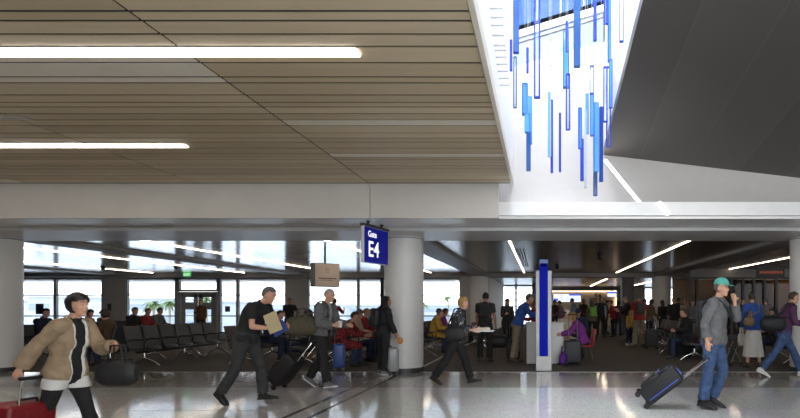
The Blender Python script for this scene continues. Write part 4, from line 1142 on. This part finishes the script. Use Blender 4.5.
WALK = dict(legL=(24, 6, -12, 2), legR=(-14, 22, 38, 2), lean=5, armL=(-16, 8, 18, 0), armR=(18, 8, 25, 5))
WALK2 = dict(legR=(24, 6, -12, 2), legL=(-14, 22, 38, 2), lean=5, armR=(-16, 8, 18, 0), armL=(18, 8, 25, 5))
STAND = dict(legL=(2, 3, 1, 4), legR=(-2, 4, 6, 4), armL=(2, 9, 18, 5), armR=(-2, 9, 22, 5), lean=1)
SIT = dict(seat=.46, legL=(84, 82, 2, 7), legR=(82, 86, 4, 6), armL=(22, 8, 62, 25), armR=(20, 8, 66, 25), lean=-8, curl=14, neck=20, head=12)
def mk(base, **k): d = dict(base); d.update(k); return d
V8 = .0085

# --- nearest walkers
pA, jA = person(72, 0, -4, 'woman with black bob in beige jacket walking past the left column', 1.50, 'f', mk(WALK, armR=(-42, 14, 12, -4), armL=(28, 10, 70, 25), head=2, lean=6, legL=(20, 5, -8, 2), legR=(-18, 18, 36, 2)), 'light',
    tops=[B(c_black, off=.010, hem=.0, sleeve=.5, name='top'), B(c_white, off=.030, hem=-.16, sleeve=.4, name='shirt', open=.062, wr=.006), B(c_beige, off=.040, hem=-.05, sleeve=1.93, name='jacket', open=.078, wr=.010, flare=.012)],
    bottom=B(c_black, off=.010, flare=.03), shoe=s_black, hair=('bob', h_black), voxel=V8, faces=True, floorxy=(atx(66, 5.15), 5.15))
pB, jB = person(250, 0, -6, 'grey haired man in black polo shirt leaning forward mid stride', 1.72, 'm', mk(WALK, lean=20, curl=8, head=24, neck=24, legL=(22, 18, -2, 3), legR=(-11, 22, 38, 3), armR=(8, 12, 78, 10), armL=(24, 10, 62, 30)), 'light',
    tops=[B(c_black, off=.020, hem=-.03, sleeve=.62, name='polo_shirt')], bottom=B(c_char, off=.02, flare=.022), shoe=s_black, hair=('short', h_dgrey), voxel=V8, faces=True, floorxy=(atx(246, 8.1), 8.1), build=1.18)
pC, jC = person(325, 0, -14, 'white haired man in grey hoodie carrying a brown duffel bag', 1.67, 'm', mk(WALK, lean=6, head=12, legL=(-16, 16, 34, 3), legR=(16, 6, -8, 3), armR=(6, 12, 78, 20), armL=(16, 12, 64, 10)), 'light',
    tops=[B(c_lgrey, off=.016, hem=-.03, sleeve=.4, name='tee_shirt'), B(c_grey, off=.034, hem=.0, sleeve=1.95, name='hoodie', open=.04, wr=.009)], bottom=B(c_black, off=.02, flare=.022), shoe=s_grey, hair=('crop', h_grey), voxel=V8, faces=True, floorxy=(atx(322, 9.65), 9.65))
pD, jD = person(384, 0, 44, 'woman in black with headscarf standing by the round column', 1.56, 'f', mk(STAND, head=4, yaw=-42, armR=(8, 12, 18, 0)), 'tan',
    tops=[B(c_black, off=.036, hem=-.13, sleeve=1.95, name='coat', wr=.008)], bottom=B(c_black, off=.016, flare=.012), shoe=s_grey, hijab=c_black, voxel=.010, faces=True, floorxy=(atx(383, 11.5), 11.5))
pE, jE = person(460, 0, -4, 'blond woman in patterned top striding past the gate column', 1.57, 'f', mk(WALK, lean=7, legL=(22, 6, -10, 2), legR=(-24, 10, 28, 2), armR=(14, 10, 66, 4), armL=(12, 10, 72, 10), head=4), 'light',
    tops=[B(c_print, off=.028, hem=-.06, sleeve=1.7, name='blouse', wr=.009)], bottom=B(c_black, off=.024, flare=.025), shoe=s_boot, hair=('bob', h_blond), voxel=V8, faces=True, floorxy=(atx(456, 10.2), 10.2))
pF, jF = person(716, 0, -36, 'man in teal cap and grey sweater pulling a tilted black suitcase', 1.72, 'm', mk(WALK, lean=3, legR=(-6, 4, 6, 2), legL=(12, 32, 20, 2), armR=(-20, 10, 26, 6), armL=(46, 4, 134, 22), head=4, yaw=-8), 'light',
    tops=[B(c_grey, off=.028, hem=-.05, sleeve=1.78, name='sweater', wr=.009)], bottom=B(c_denim, off=.024, flare=.02), shoe=s_black, hair=('short', h_dgrey), cap=c_teal, voxel=V8, faces=True, floorxy=(atx(714, 7.75), 7.75), build=1.2, glasses=True)
pG, jG = person(755, 0, 96, 'woman in blue jacket and long white skirt, seen from behind', 1.66, 'f', mk(STAND, head=0, yaw=-14, armR=(10, 12, 50, 20), armL=(6, 12, 30, 20)), 'light',
    tops=[B(c_blue, off=.034, hem=-.05, sleeve=1.9, name='jacket', wr=.008)], skirt=dict(m=c_stone, z=.26, flare=.075), shoe=s_brown, hair=('short', h_brown), voxel=.010, floorxy=(atx(753, 12.9), 12.9))
pH, jH = person(787, 0, -8, 'man in plum shirt and jeans striding off at the right edge', 1.74, 'm', mk(WALK, lean=9, head=12, legL=(30, 10, -12, 2), legR=(-28, 10, 26, 2), armR=(10, 10, 74, 8), armL=(14, 10, 60, 10)), 'light',
    tops=[B(c_plum, off=.022, hem=-.03, sleeve=1.4, name='shirt')], bottom=B(c_denim, off=.022, flare=.022), shoe=s_white, hair=('short', h_brown), voxel=V8, faces=True, floorxy=(atx(784, 11.3), 11.3))
# --- standing middle distance
pI, jI = person(486, 0, 84, 'man in dark tee shirt seen from behind carrying a black duffel', 1.70, 'm', mk(STAND, armR=(6, 12, 8, 0)), 'tan', tops=[B(c_char, off=.022, hem=-.04, sleeve=.62, name='tee_shirt')], bottom=B(c_black, off=.022, flare=.02), shoe=s_black, hair=('short', h_black), voxel=.010, floorxy=(atx(485, 14.2), 14.2))
pJ, jJ = person(507, 0, -80, 'woman in long dark coat walking toward the counter from the passage', 1.62, 'f', mk(WALK2, armR=(10, 8, 95, 25)), 'light', tops=[B(c_char, off=.034, hem=-.22, sleeve=1.95, name='coat')], bottom=B(c_black, off=.014), shoe=s_boot, hair=('long', h_brown), floorxy=(atx(507, 19.5), 19.5))
pK, jK = person(520, 0, 4, 'man in blue shirt and khaki trousers leaning on the white counter', 1.72, 'm', mk(STAND, lean=16, curl=10, head=14, armR=(36, 6, 50, 10), armL=(42, 6, 46, 14), legL=(-2, 3, 6, 4), legR=(-8, 2, 10, 4)), 'light', tops=[B(c_blue, off=.026, hem=-.03, sleeve=1.9, name='shirt', wr=.008)], bottom=B(c_khaki, off=.024, flare=.022), shoe=s_brown, hair=('short', h_dgrey), voxel=.010, floorxy=(atx(517.5, 14.1), 14.1))
pL, jL = person(534, 0, 180, 'woman in auburn hair and red top behind the white counter', 1.52, 'f', mk(STAND, armR=(30, 8, 70, 20), armL=(30, 8, 70, 20), head=8), 'light', tops=[B(c_red, off=.02, hem=-.03, sleeve=1.9)], bottom=B(c_navy, off=.016), shoe=s_black, hair=('long', h_auburn), floorxy=(atx(535, 14.75), 14.75))
pM, jM = person(581, 0, 180, 'woman in purple jacket seated on the red chair', 1.62, 'f', mk(SIT, lean=12, curl=14, head=14, armL=(40, 8, 40, 15), armR=(40, 8, 40, 15), legL=(80, 70, 0, 5), legR=(80, 88, 4, 5)), 'light', tops=[B(c_purple, off=.032, hem=-.04, sleeve=1.92, name='jacket', wr=.009)], bottom=B(c_black, off=.018), shoe=s_black, hair=('long', h_blond), voxel=.010, floorxy=(atx(583.5, 13.7), 13.7))
pN, jN = person(566, 0, -60, 'seated person in cream jacket and white hat at the small table', 1.66, 'f', mk(SIT, lean=8), 'light', tops=[B(c_cream, off=.03, hem=-.04, sleeve=1.92, name='jacket')], bottom=B(c_char, off=.016), shoe=s_black, hair=('bob', h_brown), cap=c_white, floorxy=(atx(562, 15.4), 15.4))
pO, jO = person(579, 0, -100, 'seated man in navy cap behind the woman in purple', 1.72, 'm', mk(SIT, lean=6), 'tan', tops=[B(c_navy, off=.03, hem=-.04, sleeve=1.92, name='jacket')], bottom=B(c_char, off=.016), shoe=s_black, hair=('short', h_black), cap=c_navy, floorxy=(atx(579, 15.9), 15.9))
pP, jP = person(573, 0, 170, 'standing man in grey blue shirt below the wide display', 1.72, 'm', mk(STAND, head=10, armR=(20, 8, 70, 10)), 'tan', tops=[B(c_sky, off=.022, hem=-.03, sleeve=1.9)], bottom=B(c_navy, off=.018), shoe=s_black, hair=('short', h_black), floorxy=(atx(574, 27), 27))
pQ, jQ = person(591, 0, 100, 'person with dark hair and bright green backpack among the crowd', 1.56, 'f', STAND, 'tan', tops=[B(c_olive, off=.024, hem=-.05, sleeve=1.9)], bottom=B(c_black, off=.016), shoe=s_black, hair=('long', h_brown), floorxy=(atx(592, 22), 22))
pR, jR = person(600, 0, -90, 'man in dark vest and pale blue shirt facing the camera below the E4 letters', 1.76, 'm', STAND, 'tan', tops=[B(c_sky, off=.014, hem=-.03, sleeve=1.9), B(c_black, off=.03, hem=-.02, sleeve=.1, name='vest')], bottom=B(c_black, off=.018), shoe=s_black, hair=('short', h_black), floorxy=(atx(600.5, 25), 25))
pS, jS = person(612, 0, 185, 'person in red jumper turned left near the end of the desk wall', 1.62, 'f', mk(STAND, armR=(20, 8, 60, 10)), 'light', tops=[B(c_red, off=.026, hem=-.05, sleeve=1.9)], bottom=B(c_black, off=.016), shoe=s_black, hair=('bob', h_brown), floorxy=(atx(612.5, 25.5), 25.5))
pT, jT = person(628, 0, 180, 'man in dark suit holding white papers before the bright window', 1.76, 'm', mk(STAND, armR=(25, 8, 75, 10), armL=(20, 8, 70, 10), head=14), 'light', tops=[B(c_white, off=.012, hem=-.01, sleeve=1.95), B(c_black, off=.028, hem=-.1, sleeve=1.93, name='jacket', open=.04)], bottom=B(c_black, off=.02), shoe=s_black, hair=('short', h_dgrey), floorxy=(atx(628, 23), 23))
pU, jU = person(639, 0, 92, 'man in red shirt and khaki trousers with dark backpack, seen from behind', 1.78, 'm', mk(STAND, legL=(2, 2, 0, 6), legR=(0, 2, 2, 6)), 'tan', tops=[B(c_red, off=.026, hem=-.04, sleeve=.7)], bottom=B(c_khaki, off=.024, flare=.024), shoe=s_brown, hair=('short', h_dgrey), voxel=.011, floorxy=(atx(639, 19.4), 19.4))
pV, jV = person(629, 0, -60, 'child in yellow shirt left of the man in red', 1.22, 'f', STAND, 'light', tops=[B(c_yellow, off=.02, hem=-.04, sleeve=.7)], bottom=B(c_navy, off=.016), shoe=s_white, hair=('long', h_blond), floorxy=(atx(629.5, 20.2), 20.2))
for px, Y, H, rz, lab, tm, hm, sx_, st in (
    (650, 22, 1.62, 20, 'person in brown jacket just right of the man in red', c_brown, h_black, 'f', 'long'),
    (663, 23.5, 1.60, 100, 'woman in black coat with long dark hair before the right pillar', c_black, h_black, 'f', 'long'),
    (673.5, 22.5, 1.68, -100, 'man in black jacket left of the one in tan', c_black, h_brown, 'm', 'short'),
    (679, 24, 1.72, 90, 'man in navy jacket behind the right hand seats', c_navy, h_black, 'm', 'short'),
    (684.5, 23, 1.66, -80, 'person in tan jacket standing behind the right hand seats', c_khaki, h_brown, 'f', 'short'),
    (645, 26, 1.70, 90, 'man in navy shirt half hidden by the left right-row pillar', c_navy, h_brown, 'm', 'short'),
    (692, 22, 1.60, -90, 'woman in grey coat left of the man in the teal cap', c_grey, h_black, 'f', 'bob'),
    (743, 20.5, 1.62, -120, 'person in dark coat between the teal cap man and the blue jacket', c_char, h_brown, 'f', 'short'),
    (766, 21.5, 1.64, 80, 'person in grey jacket between the blue jacket and the plum shirt', c_grey, h_dgrey, 'm', 'short'),
    (555, 29, 1.66, -90, 'far person in brown next to the pylon', c_brown, h_brown, 'f', 'bob'),
    (561, 27, 1.62, 180, 'far person in mauve under the left end of the wide display', c_mauve, h_black, 'f', 'short'),
    (583, 28, 1.70, -60, 'far man in charcoal behind the seated navy cap', c_char, h_black, 'm', 'short'),
    (618, 27, 1.62, 60, 'far person in plum right of the red jumper', c_plum, h_black, 'f', 'long'),
    (606, 29, 1.66, 0, 'far person in grey behind the vest man', c_grey, h_brown, 'm', 'short')):
    person(px, 0, rz, lab, H, sx_, mk(STAND, armR=(12, 8, 50, 10)), 'tan' if px % 2 else 'light', tops=[B(tm, off=.03, hem=-.08, sleeve=1.93, name='jacket')], bottom=B(c_black if px % 3 else c_ddenim, off=.018), shoe=s_black, hair=(st, hm), voxel=.017, floorxy=(atx(px, Y), Y))
pW, jW = person(290, 0, -60, 'man in black shirt standing against the pier near the middle windows', 1.66, 'm', mk(STAND, armR=(8, 8, 50, 10), armL=(20, 25, 80, -20)), 'tan', tops=[B(c_black, off=.022, hem=-.04, sleeve=.7)], bottom=B(c_black, off=.018), shoe=s_black, hair=('short', h_brown), floorxy=(atx(289.5, 21.8), 21.8))
pX, jX = person(333, 0, 100, 'person in red top just behind the man in the grey hoodie', 1.62, 'f', mk(STAND, armR=(30, 30, 100, 0)), 'light', tops=[B(c_red, off=.022, hem=-.04, sleeve=.8)], bottom=B(c_black, off=.018), shoe=s_black, hair=('tied', h_brown), floorxy=(atx(334, 19), 19))
pY, jY = person(201, 0, -70, 'person in brown jacket before the double doors', 1.62, 'f', mk(STAND, armR=(30, 10, 80, 20)), 'tan', tops=[B(c_brown, off=.03, hem=-.06, sleeve=1.93, name='jacket')], bottom=B(c_black, off=.018), shoe=s_black, hair=('bun', h_brown), floorxy=(atx(201, 24.5), 24.5))
# --- people in the seats  (bench origin, direction, seat index)
def seated(bx, by, rzb, i, lab, tm, hm, sex='m', st='short', H=1.70, skin='light', bm_=None, cap=None, **pose):
    c = Matrix.Rotation(R(rzb), 3, 'Z') @ Vector((.6*(i+.5), -.02, 0))
    f = rzb - 90
    return person(int(bx*10+by*7+i), 0, f, lab, H, sex, mk(SIT, **pose), skin, tops=[B(tm, off=.028, hem=-.05, sleeve=1.92, name='jacket')], bottom=B(bm_ or c_ddenim, off=.018), shoe=s_black, hair=(st, hm) if hm else None, cap=cap, voxel=.015, floorxy=(bx+c.x, by+c.y))
seated(-10.15, 16.5, -90, 5, 'seated person with dark curly hair behind the front left seats', c_brown, h_brown, 'f', 'curly', 1.62)
seated(-13.2, 16, 90, 0, 'seated woman in yellow with dark hair before the palm window', c_yellow, h_black, 'f', 'bob', 1.60)
seated(-13.2, 16, 90, 1, 'seated person in brown next to the woman in yellow', c_brown, h_brown, 'f', 'short', 1.62)
seated(-13.2, 16, 90, 3, 'seated man in black jacket left of the red jacket', c_black, h_black, 'm', 'short', 1.72)
seated(-13.2, 16, 90, 4, 'seated man in red jacket before the palm trees', c_red, h_brown, 'm', 'short', 1.66)
seated(-13.2, 16, 90, 5, 'seated man in grey jacket below the right hand palm', c_grey, h_black, 'm', 'short', 1.70)
seated(-12.9, 13.0, 90, 2, 'seated person in navy just right of the left column', c_navy, h_black, 'm', 'short', 1.68)
seated(-12.9, 13.0, 90, 0, 'seated person in charcoal nearest the left column', c_char, h_brown, 'f', 'bob', 1.62)
seated(-4.75, 12.9, 90, 0, 'seated man in red plaid shirt leaning forward', c_plaid, h_brown, 'm', 'short', 1.72, lean=18, head=20, armL=(40, 6, 40, 20), armR=(40, 6, 40, 20))
seated(-4.75, 12.9, 90, 2, 'seated woman with grey hair two seats behind the plaid shirt', c_cream, h_dgrey, 'f', 'bob', 1.62)
seated(-4.75, 12.9, 90, 3, 'seated man with blond hair three seats behind the plaid shirt', c_red, h_blond, 'm', 'short', 1.68)
seated(-4.75, 12.9, 90, 4, 'seated person in mauve at the far end of the plaid shirt row', c_mauve, h_brown, 'f', 'curly', 1.64)
seated(-5.6, 15.9, -90, 3, 'seated person in navy behind the man in the grey hoodie', c_navy, h_black, 'f', 'bob', 1.62)
seated(-7.2, 13.3, 90, 2, 'seated person in navy jacket leaning behind the man in black', c_navy, h_brown, 'm', 'short', 1.70, lean=14)
seated(-3.3, 15.6, 90, 2, 'seated person in yellow jacket right of the gate column', c_yellow, h_dgrey, 'm', 'short', 1.66, lean=8)
seated(-3.3, 15.6, 90, 3, 'seated person in grey behind the yellow jacket', c_grey, h_brown, 'f', 'short', 1.66)
seated(-3.3, 15.6, 90, 5, 'seated person in purple at the far end by the right window', c_purple, h_black, 'f', 'bob', 1.64)
seated(-2.2, 22.0, -90, 1, 'seated person in mauve behind the striding blond woman', c_mauve, h_black, 'f', 'bob', 1.64)
seated(4.0, 17.3, -90, 3, 'seated person in black on the right hand seats', c_black, h_brown, 'm', 'short', 1.68)
seated(6.3, 16.4, -90, 2, 'seated person in charcoal behind the teal cap man', c_char, h_black, 'm', 'short', 1.68)

# ------------------------------------------------------------------ what they carry
def STRAP(J, k='R'):
    s = J.sh[k]*.62 + J.nb*.38; u = J.sp2; f = J.fw2
    return [J.W(s - f*.135 - u*.12), J.W(s - f*.10 + u*.065), J.W(s + u*.105), J.W(s + f*.10 + u*.055), J.W(s + f*.145 - u*.14)]
x, y = jA.W(jA.wr['R'])[:2]
suitcase((atx(18, 4.95), 4.95, 0), 170, 6, (.26, .42, .50), lug_red, 'dark red suitcase trailing behind the woman in the beige jacket', handle=.22)
hx = jA.W(jA.wr['L'] + jA.hd['L']*.08)
duffel((hx.x+.02, hx.y-.02, hx.z-.26), 10, (.32, .08, .13), lug_black, 'black handbag in the arm of the beige jacket woman', name='handbag')
hx = jB.W(jB.wr['R'] + jB.hd['R']*.09)
fo = empty('document_folder', (hx.x+.02, hx.y-.045, hx.z+.04), R(-6), 'buff paper folder held by the man in the black polo', 'folder'); fo.rotation_euler[1] = R(-22)
MB().box((-.03, 0, .06), (.20, .012, .28), .003).build('cover', mat('folder_buff', (.55, .46, .28), .6), fo); MB().box((-.03, .009, .065), (.19, .006, .27)).build('sheets', c_white, fo)
tb2 = empty('tablet_case', (hx.x+.05, hx.y-.025, hx.z+.0), R(-6), 'blue tablet case held by the man in the black polo', 'tablet'); tb2.rotation_euler[1] = R(60)
MB().box((0, 0, 0), (.16, .014, .22), .004).build('cover', mat('case_blue', (.03, .06, .25), .4), tb2); MB().box((0, .009, 0), (.145, .004, .2)).build('screen', m_black, tb2)
hx = jC.W(jC.wr['R'] + jC.hd['R']*.09)
cp = empty('paper_cup', (hx.x+.03, hx.y-.02, hx.z-.03), 0, 'white paper cup in the hand of the man in the grey hoodie', 'cup')
MB().tube([(0, 0, 0), (0, 0, .10)], [.028, .038], 20).build('cup', c_white, cp, True); MB().tube([(0, 0, .10), (0, 0, .112)], [.041, .038], 20).build('lid', c_white, cp, True)
cx_ = jC.W(jC.pel)
duffel((cx_.x-.27, cx_.y-.16, 1.07), 14, (.52, .15, .17), cloth('bag_brown', (.10, .085, .055)), 'olive brown duffel slung behind the man in the grey hoodie', wstrap=STRAP(jC))
suitcase((cx_.x-.80, cx_.y-.05, 0), 170, 42, (.25, .40, .58), lug_black, 'black soft suitcase trailing the man in the grey hoodie', soft=True, handle=.42)
backpack(jD, lug_black, 'black backpack worn by the woman at the column', size=.86)
hx = jD.W(jD.wr['R'] + jD.hd['R']*.1)
suitcase((atx(393, 11.55), 11.55, 0), 20, 0, (.20, .34, .50), lug_grey, 'silver grey upright suitcase beside the woman in black', handle=.30)
ob_ = tag(MB().ell((0, 0, 0), (.055, .045, .07)).build('orange_pouch', cloth('orange', (.65, .26, .05)), None, True, loc=(hx.x+.06, hx.y-.03, hx.z-.06)), 'small orange pouch at the hand of the woman in black', 'pouch')
hx = jE.W((jE.wr['R'] + jE.hd['R']*.12))
ty = empty('food_tray', (hx.x+.06, hx.y+.08, hx.z+.01), 0, 'white food tray carried by the blond woman', 'tray')
MB().box((0, 0, 0), (.36, .28, .02), .008).build('tray', c_white, ty); MB().box((0, 0, .035), (.22, .18, .05), .01).build('box', c_cream, ty)
px_ = jE.W(jE.pel)
duffel((px_.x+.02, px_.y-.26, .92), 4, (.34, .075, .15), lug_black, 'black shoulder bag hanging on the blond woman', name='shoulder_bag', wstrap=STRAP(jE))
hx = jF.W(jF.wr['R'] + jF.hd['R']*.08)
suitcase((atx(641, 7.85), 7.9, 0), 166, 51, (.26, .40, .60), lug_black, 'tilted black suitcase with blue piping pulled by the teal cap man', accent=mat('piping_blue', (.05, .09, .45), .5), soft=True, handle=.42)
pc = jF.W(jF.chest)
sb_ = empty('sling_bag', (0, 0, 0), 0, 'black sling bag across the chest of the teal cap man', 'bag')
q = MB(); off_ = .175
pts = [jF.W(jF.chest + jF.fw2*a*1.24*jF.s + jF.lf*b*1.12*jF.s + jF.sp2*c*jF.s) for a, b, c in ((-.17, -.06, .02), (-.10, -.14, .16), (.03, -.115, .205), (.135, -.05, .10), (.17, .03, -.04), (.14, .12, -.16), (.02, .20, -.24), (-.12, .12, -.18), (-.17, -.06, .02))]
q.tube(pts, .02, 8); q.build('strap', lug_black, sb_, True)
q = MB(); q.box(jF.W(jF.chest - jF.fw2*.21*jF.s - jF.sp2*.03), (.14, .26, .36), .05, Matrix.Rotation(R(-12), 3, 'Z')); q.build('body', lug_black, sb_, True)
gc = jG.W(jG.chest)
hb_ = duffel((gc.x-.16, gc.y-.20, 1.06), 20, (.26, .06, .11), cloth('bag_tan', (.30, .20, .10)), 'tan handbag on the strap of the blue jacket woman', name='handbag', wstrap=STRAP(jG))
hc = jH.W(jH.pel)
duffel((hc.x-.30, hc.y-.20, 1.06), -4, (.46, .11, .17), lug_black, 'black messenger bag behind the hip of the plum shirt man', name='messenger_bag', wstrap=STRAP(jH))
hx = jH.W(jH.wr['R'] + jH.hd['R']*.09)
ph = tag(MB().box((0, 0, 0), (.15, .012, .075), .004).build('phone', c_white, loc=(hx.x+.01, hx.y-.035, hx.z+.01)), 'white phone in the hand of the plum shirt man', 'phone')
hx = jI.W(jI.wr['R'] + jI.hd['R']*.1)
duffel((hx.x+.03, hx.y, hx.z-.31), 8, (.52, .15, .18), lug_black, 'black duffel hanging from the hand of the man in the dark tee')
backpack(jI, cloth('pack_dark', (.03, .03, .035)), 'dark backpack with red straps on the man in the dark tee', accent=c_red, size=.8)
backpack(jQ, c_green, 'bright green backpack in the crowd below the display', size=.85)
backpack(jU, cloth('pack_grey', (.05, .045, .045)), 'dark grey backpack of the man in the red shirt', size=.95)
suitcase((atx(513.5, 14.3), 14.3, 0), 85, 0, (.22, .34, .50), lug_black, 'black upright suitcase left of the khaki trousers at the counter', handle=.40)
suitcase((atx(572.5, 13.4), 13.4, 0), 95, 0, (.24, .40, .52), lug_char, 'charcoal suitcase with raised handle before the woman in purple', handle=.62, soft=True)
duffel((atx(563.5, 13.3), 13.3, .17), 80, (.36, .10, .165), cloth('purple_bag', (.12, .03, .26)), 'small purple bag standing against the charcoal suitcase')
suitcase((atx(651.5, 18.6), 18.6, 0), 92, 0, (.26, .42, .58), lug_char, 'charcoal suitcase right of the man in the red shirt', handle=.3)
suitcase((atx(683, 15.6), 15.6, 0), 88, 0, (.28, .44, .66), lug_black, 'left one of the two black suitcases near the teal cap man', handle=.0)
suitcase((atx(694, 15.9), 15.9, 0), 84, 0, (.28, .42, .62), lug_black, 'right one of the two black suitcases near the teal cap man', handle=.35)
suitcase((atx(338, 12.3), 12.35, 0), 20, 0, (.24, .36, .52), mat('luggage_blue', (.03, .08, .30), .4), 'blue suitcase between the grey hoodie and the plaid shirt', handle=.3)
st_ = empty('folding_stroller', (atx(736, 13.2), 13.2, 0), R(30), 'folded dark stroller by the feet of the woman in the skirt', 'stroller'); st_.scale = (.62, .62, .62)
q = MB(); q.tube([(-.3, 0, .1), (.2, 0, .95)], .014, 8); q.tube([(-.3, .3, .1), (.2, .3, .95)], .014, 8); q.tube([(.3, 0, .1), (-.1, 0, .7)], .014, 8); q.tube([(.3, .3, .1), (-.1, .3, .7)], .014, 8); q.build('frame', m_alu, st_, True)
q = MB(); q.box((.02, .15, .48), (.12, .28, .5), .03, Matrix.Rotation(R(28), 3, 'Y')); q.build('seat_fabric', c_char, st_, True)
for a, b in ((-.3, 0), (-.3, .3), (.3, 0), (.3, .3)): MB().tube([(a, b-.02, .08), (a, b+.02, .08)], .08, 16).build('wheel', m_black, st_)
sb2 = duffel((atx(741.5, 13.3), 13.3, .62), 0, (.16, .06, .16), c_stone, 'white shopping bag beside the skirt of the blue jacket woman', name='shopping_bag')
# ------------------------------------------------------------------ outside the windows
struct(MB().span((-300, 29, -4.7), (120, 700, -4.5)), 'ground_apron', mat('apron_concrete', (.62, .62, .62), .8, var=.1, scale=.1))
m_bl = mat('building_pale', (.40, .43, .47), .7, var=.06, scale=.2); m_bl2 = mat('building_grey', (.32, .35, .39), .7, var=.06, scale=.2); m_rf = mat('building_roof', (.50, .50, .51), .6); m_gl = mat('building_window', (.22, .26, .31), .3)
def building(px0, px1, Y, ytop, label, m, dep=14, rows=2):
    x0, x1 = atx(px0, Y), atx(px1, Y); zt = atz(ytop, Y)
    t = empty('airport_building', ((x0+x1)/2, Y, -4.5), 0, label, 'building'); w_ = x1-x0; h = zt+4.5
    MB().box((0, dep/2, h/2), (w_, dep, h)).build('wall', m, t)
    MB().box((0, dep/2, h+.2), (w_+1, dep+1, .4)).build('roof', m_rf, t)
    for r in range(rows):
        MB().box((0, -.05, h-1.8-r*3), (w_*.92, .1, 1.2)).build('window_band', m_gl, t)
building(-90, 12, 150, 301, 'pale low building beyond the far left window', m_bl)
building(28, 50, 100, 297, 'white block beyond the far left window', m_bl, rows=1)
building(60, 108, 170, 300, 'long grey building beyond the second window', m_bl2)
building(118, 172, 130, 299, 'pale building behind the palms', m_bl)
building(186, 214, 122, 302, 'grey low building seen through the doors', m_bl2)
building(244, 330, 180, 305, 'far low building beyond the middle window', m_bl)
building(345, 470, 220, 305.5, 'far low hangar beyond the right windows', m_bl2)
m_leaf = mat('palm_leaf', (.10, .16, .05), .7, var=.3); m_trunk = mat('palm_trunk', (.20, .16, .12), .8, var=.3, scale=4)
rp_ = random.Random(9)
def palm(px, Y, ytop, label):
    x = atx(px, Y); zt = atz(ytop, Y)
    t = empty('palm_tree', (x, Y, -4.5), 0, label, 'tree', 'palms beyond the windows')
    H = zt+4.5
    MB().tube([(0, 0, 0), (.1, 0, H*.5), (0, 0, H-1.4)], [.28, .2, .22], 10).build('trunk', m_trunk, t)
    q = MB()
    for i in range(26):
        a = i*2.4; el = rp_.uniform(-.5, 1.0); L_ = rp_.uniform(1.3, 2.0)
        dv_ = Vector((math.cos(a), math.sin(a), 0)); pts = [Vector((0, 0, H-1.4)) + dv_*L_*u*math.cos(el*.7) + Vector((0, 0, L_*(math.sin(el)*u - .55*u*u))) for u in (0, .3, .65, 1)]
        sdv = Vector((-dv_.y, dv_.x, 0))
        q.loft([[p + sdv*w_, p + Vector((0, 0, .03)), p - sdv*w_, p - Vector((0, 0, .05))] for p, w_ in zip(pts, (.05, .28, .22, .03))])
    q.build('fronds', m_leaf, t, True)
palm(153.5, 90, 294.5, 'left palm of the pair seen through the window beside the doors')
palm(169.5, 99, 294.5, 'right palm of the pair seen through the window beside the doors')
palm(206, 90, 290.5, 'palm rising above the right hand door')
palm(254, 120, 296.5, 'palm beyond the window right of the doors')
palm(423, 130, 298.5, 'palm just right of the gate column')
palm(448, 150, 292, 'tall far palm in the right end window')
def truck(px, Y, label, c):
    t = empty('service_truck', (atx(px, Y), Y, -4.5), 0, label, 'truck')
    MB().box((0, 0, 2.0), (6, 2.4, 2.8), .1).build('cargo_box', c, t); MB().box((4, 0, 1.5), (1.9, 2.2, 2.0), .25).build('cab', m_bl, t); MB().box((4.6, 0, 1.9), (.9, 2.24, .8), .1).build('cab_window', m_gl, t)
    for dx in (-2, 3.8):
        for dy in (-1, 1): MB().tube([(dx, dy-.15, .5), (dx, dy+.15, .5)], .5, 16).build('wheel', m_black, t)
truck(340, 90, 'white service truck on the apron beyond the middle window', mat('truck_white', (.5, .52, .55), .5))
truck(272, 100, 'grey service truck on the apron right of the doors', m_bl2)
# jet bridge canopy along the glass
struct(MB().span((-34, 27.9, 2.72), (-3.6, 30.4, 2.9)), 'roof_canopy', mat('canopy_grey', (.4, .4, .4), .6))

# ------------------------------------------------------------------ area lamps: added fill and skylight
# added fill lamp at the unseen rear window, brightens the concourse
area('fill_behind', (4.2, -6.9, 2.4), (R(90), 0, R(180)), 13, 4, 420, (1, .975, .94))
l_ = area('concourse_fill', (4.5, -1.5, 5.2), (0, 0, 0), 6, 4, 420, (1, .98, .95)); l_.rotation_euler = Vector((-.12, .62, -.78)).to_track_quat('-Z', 'Y').to_euler()  # added fill lamp, out of view, brightens the floor and fascia
# daylight through the skylight, evenly over the roof glass
area('daylight_skylight', (.35, 6.5, 8.9), (0, 0, 0), 1.6, 8, 480, (1, .99, .97))
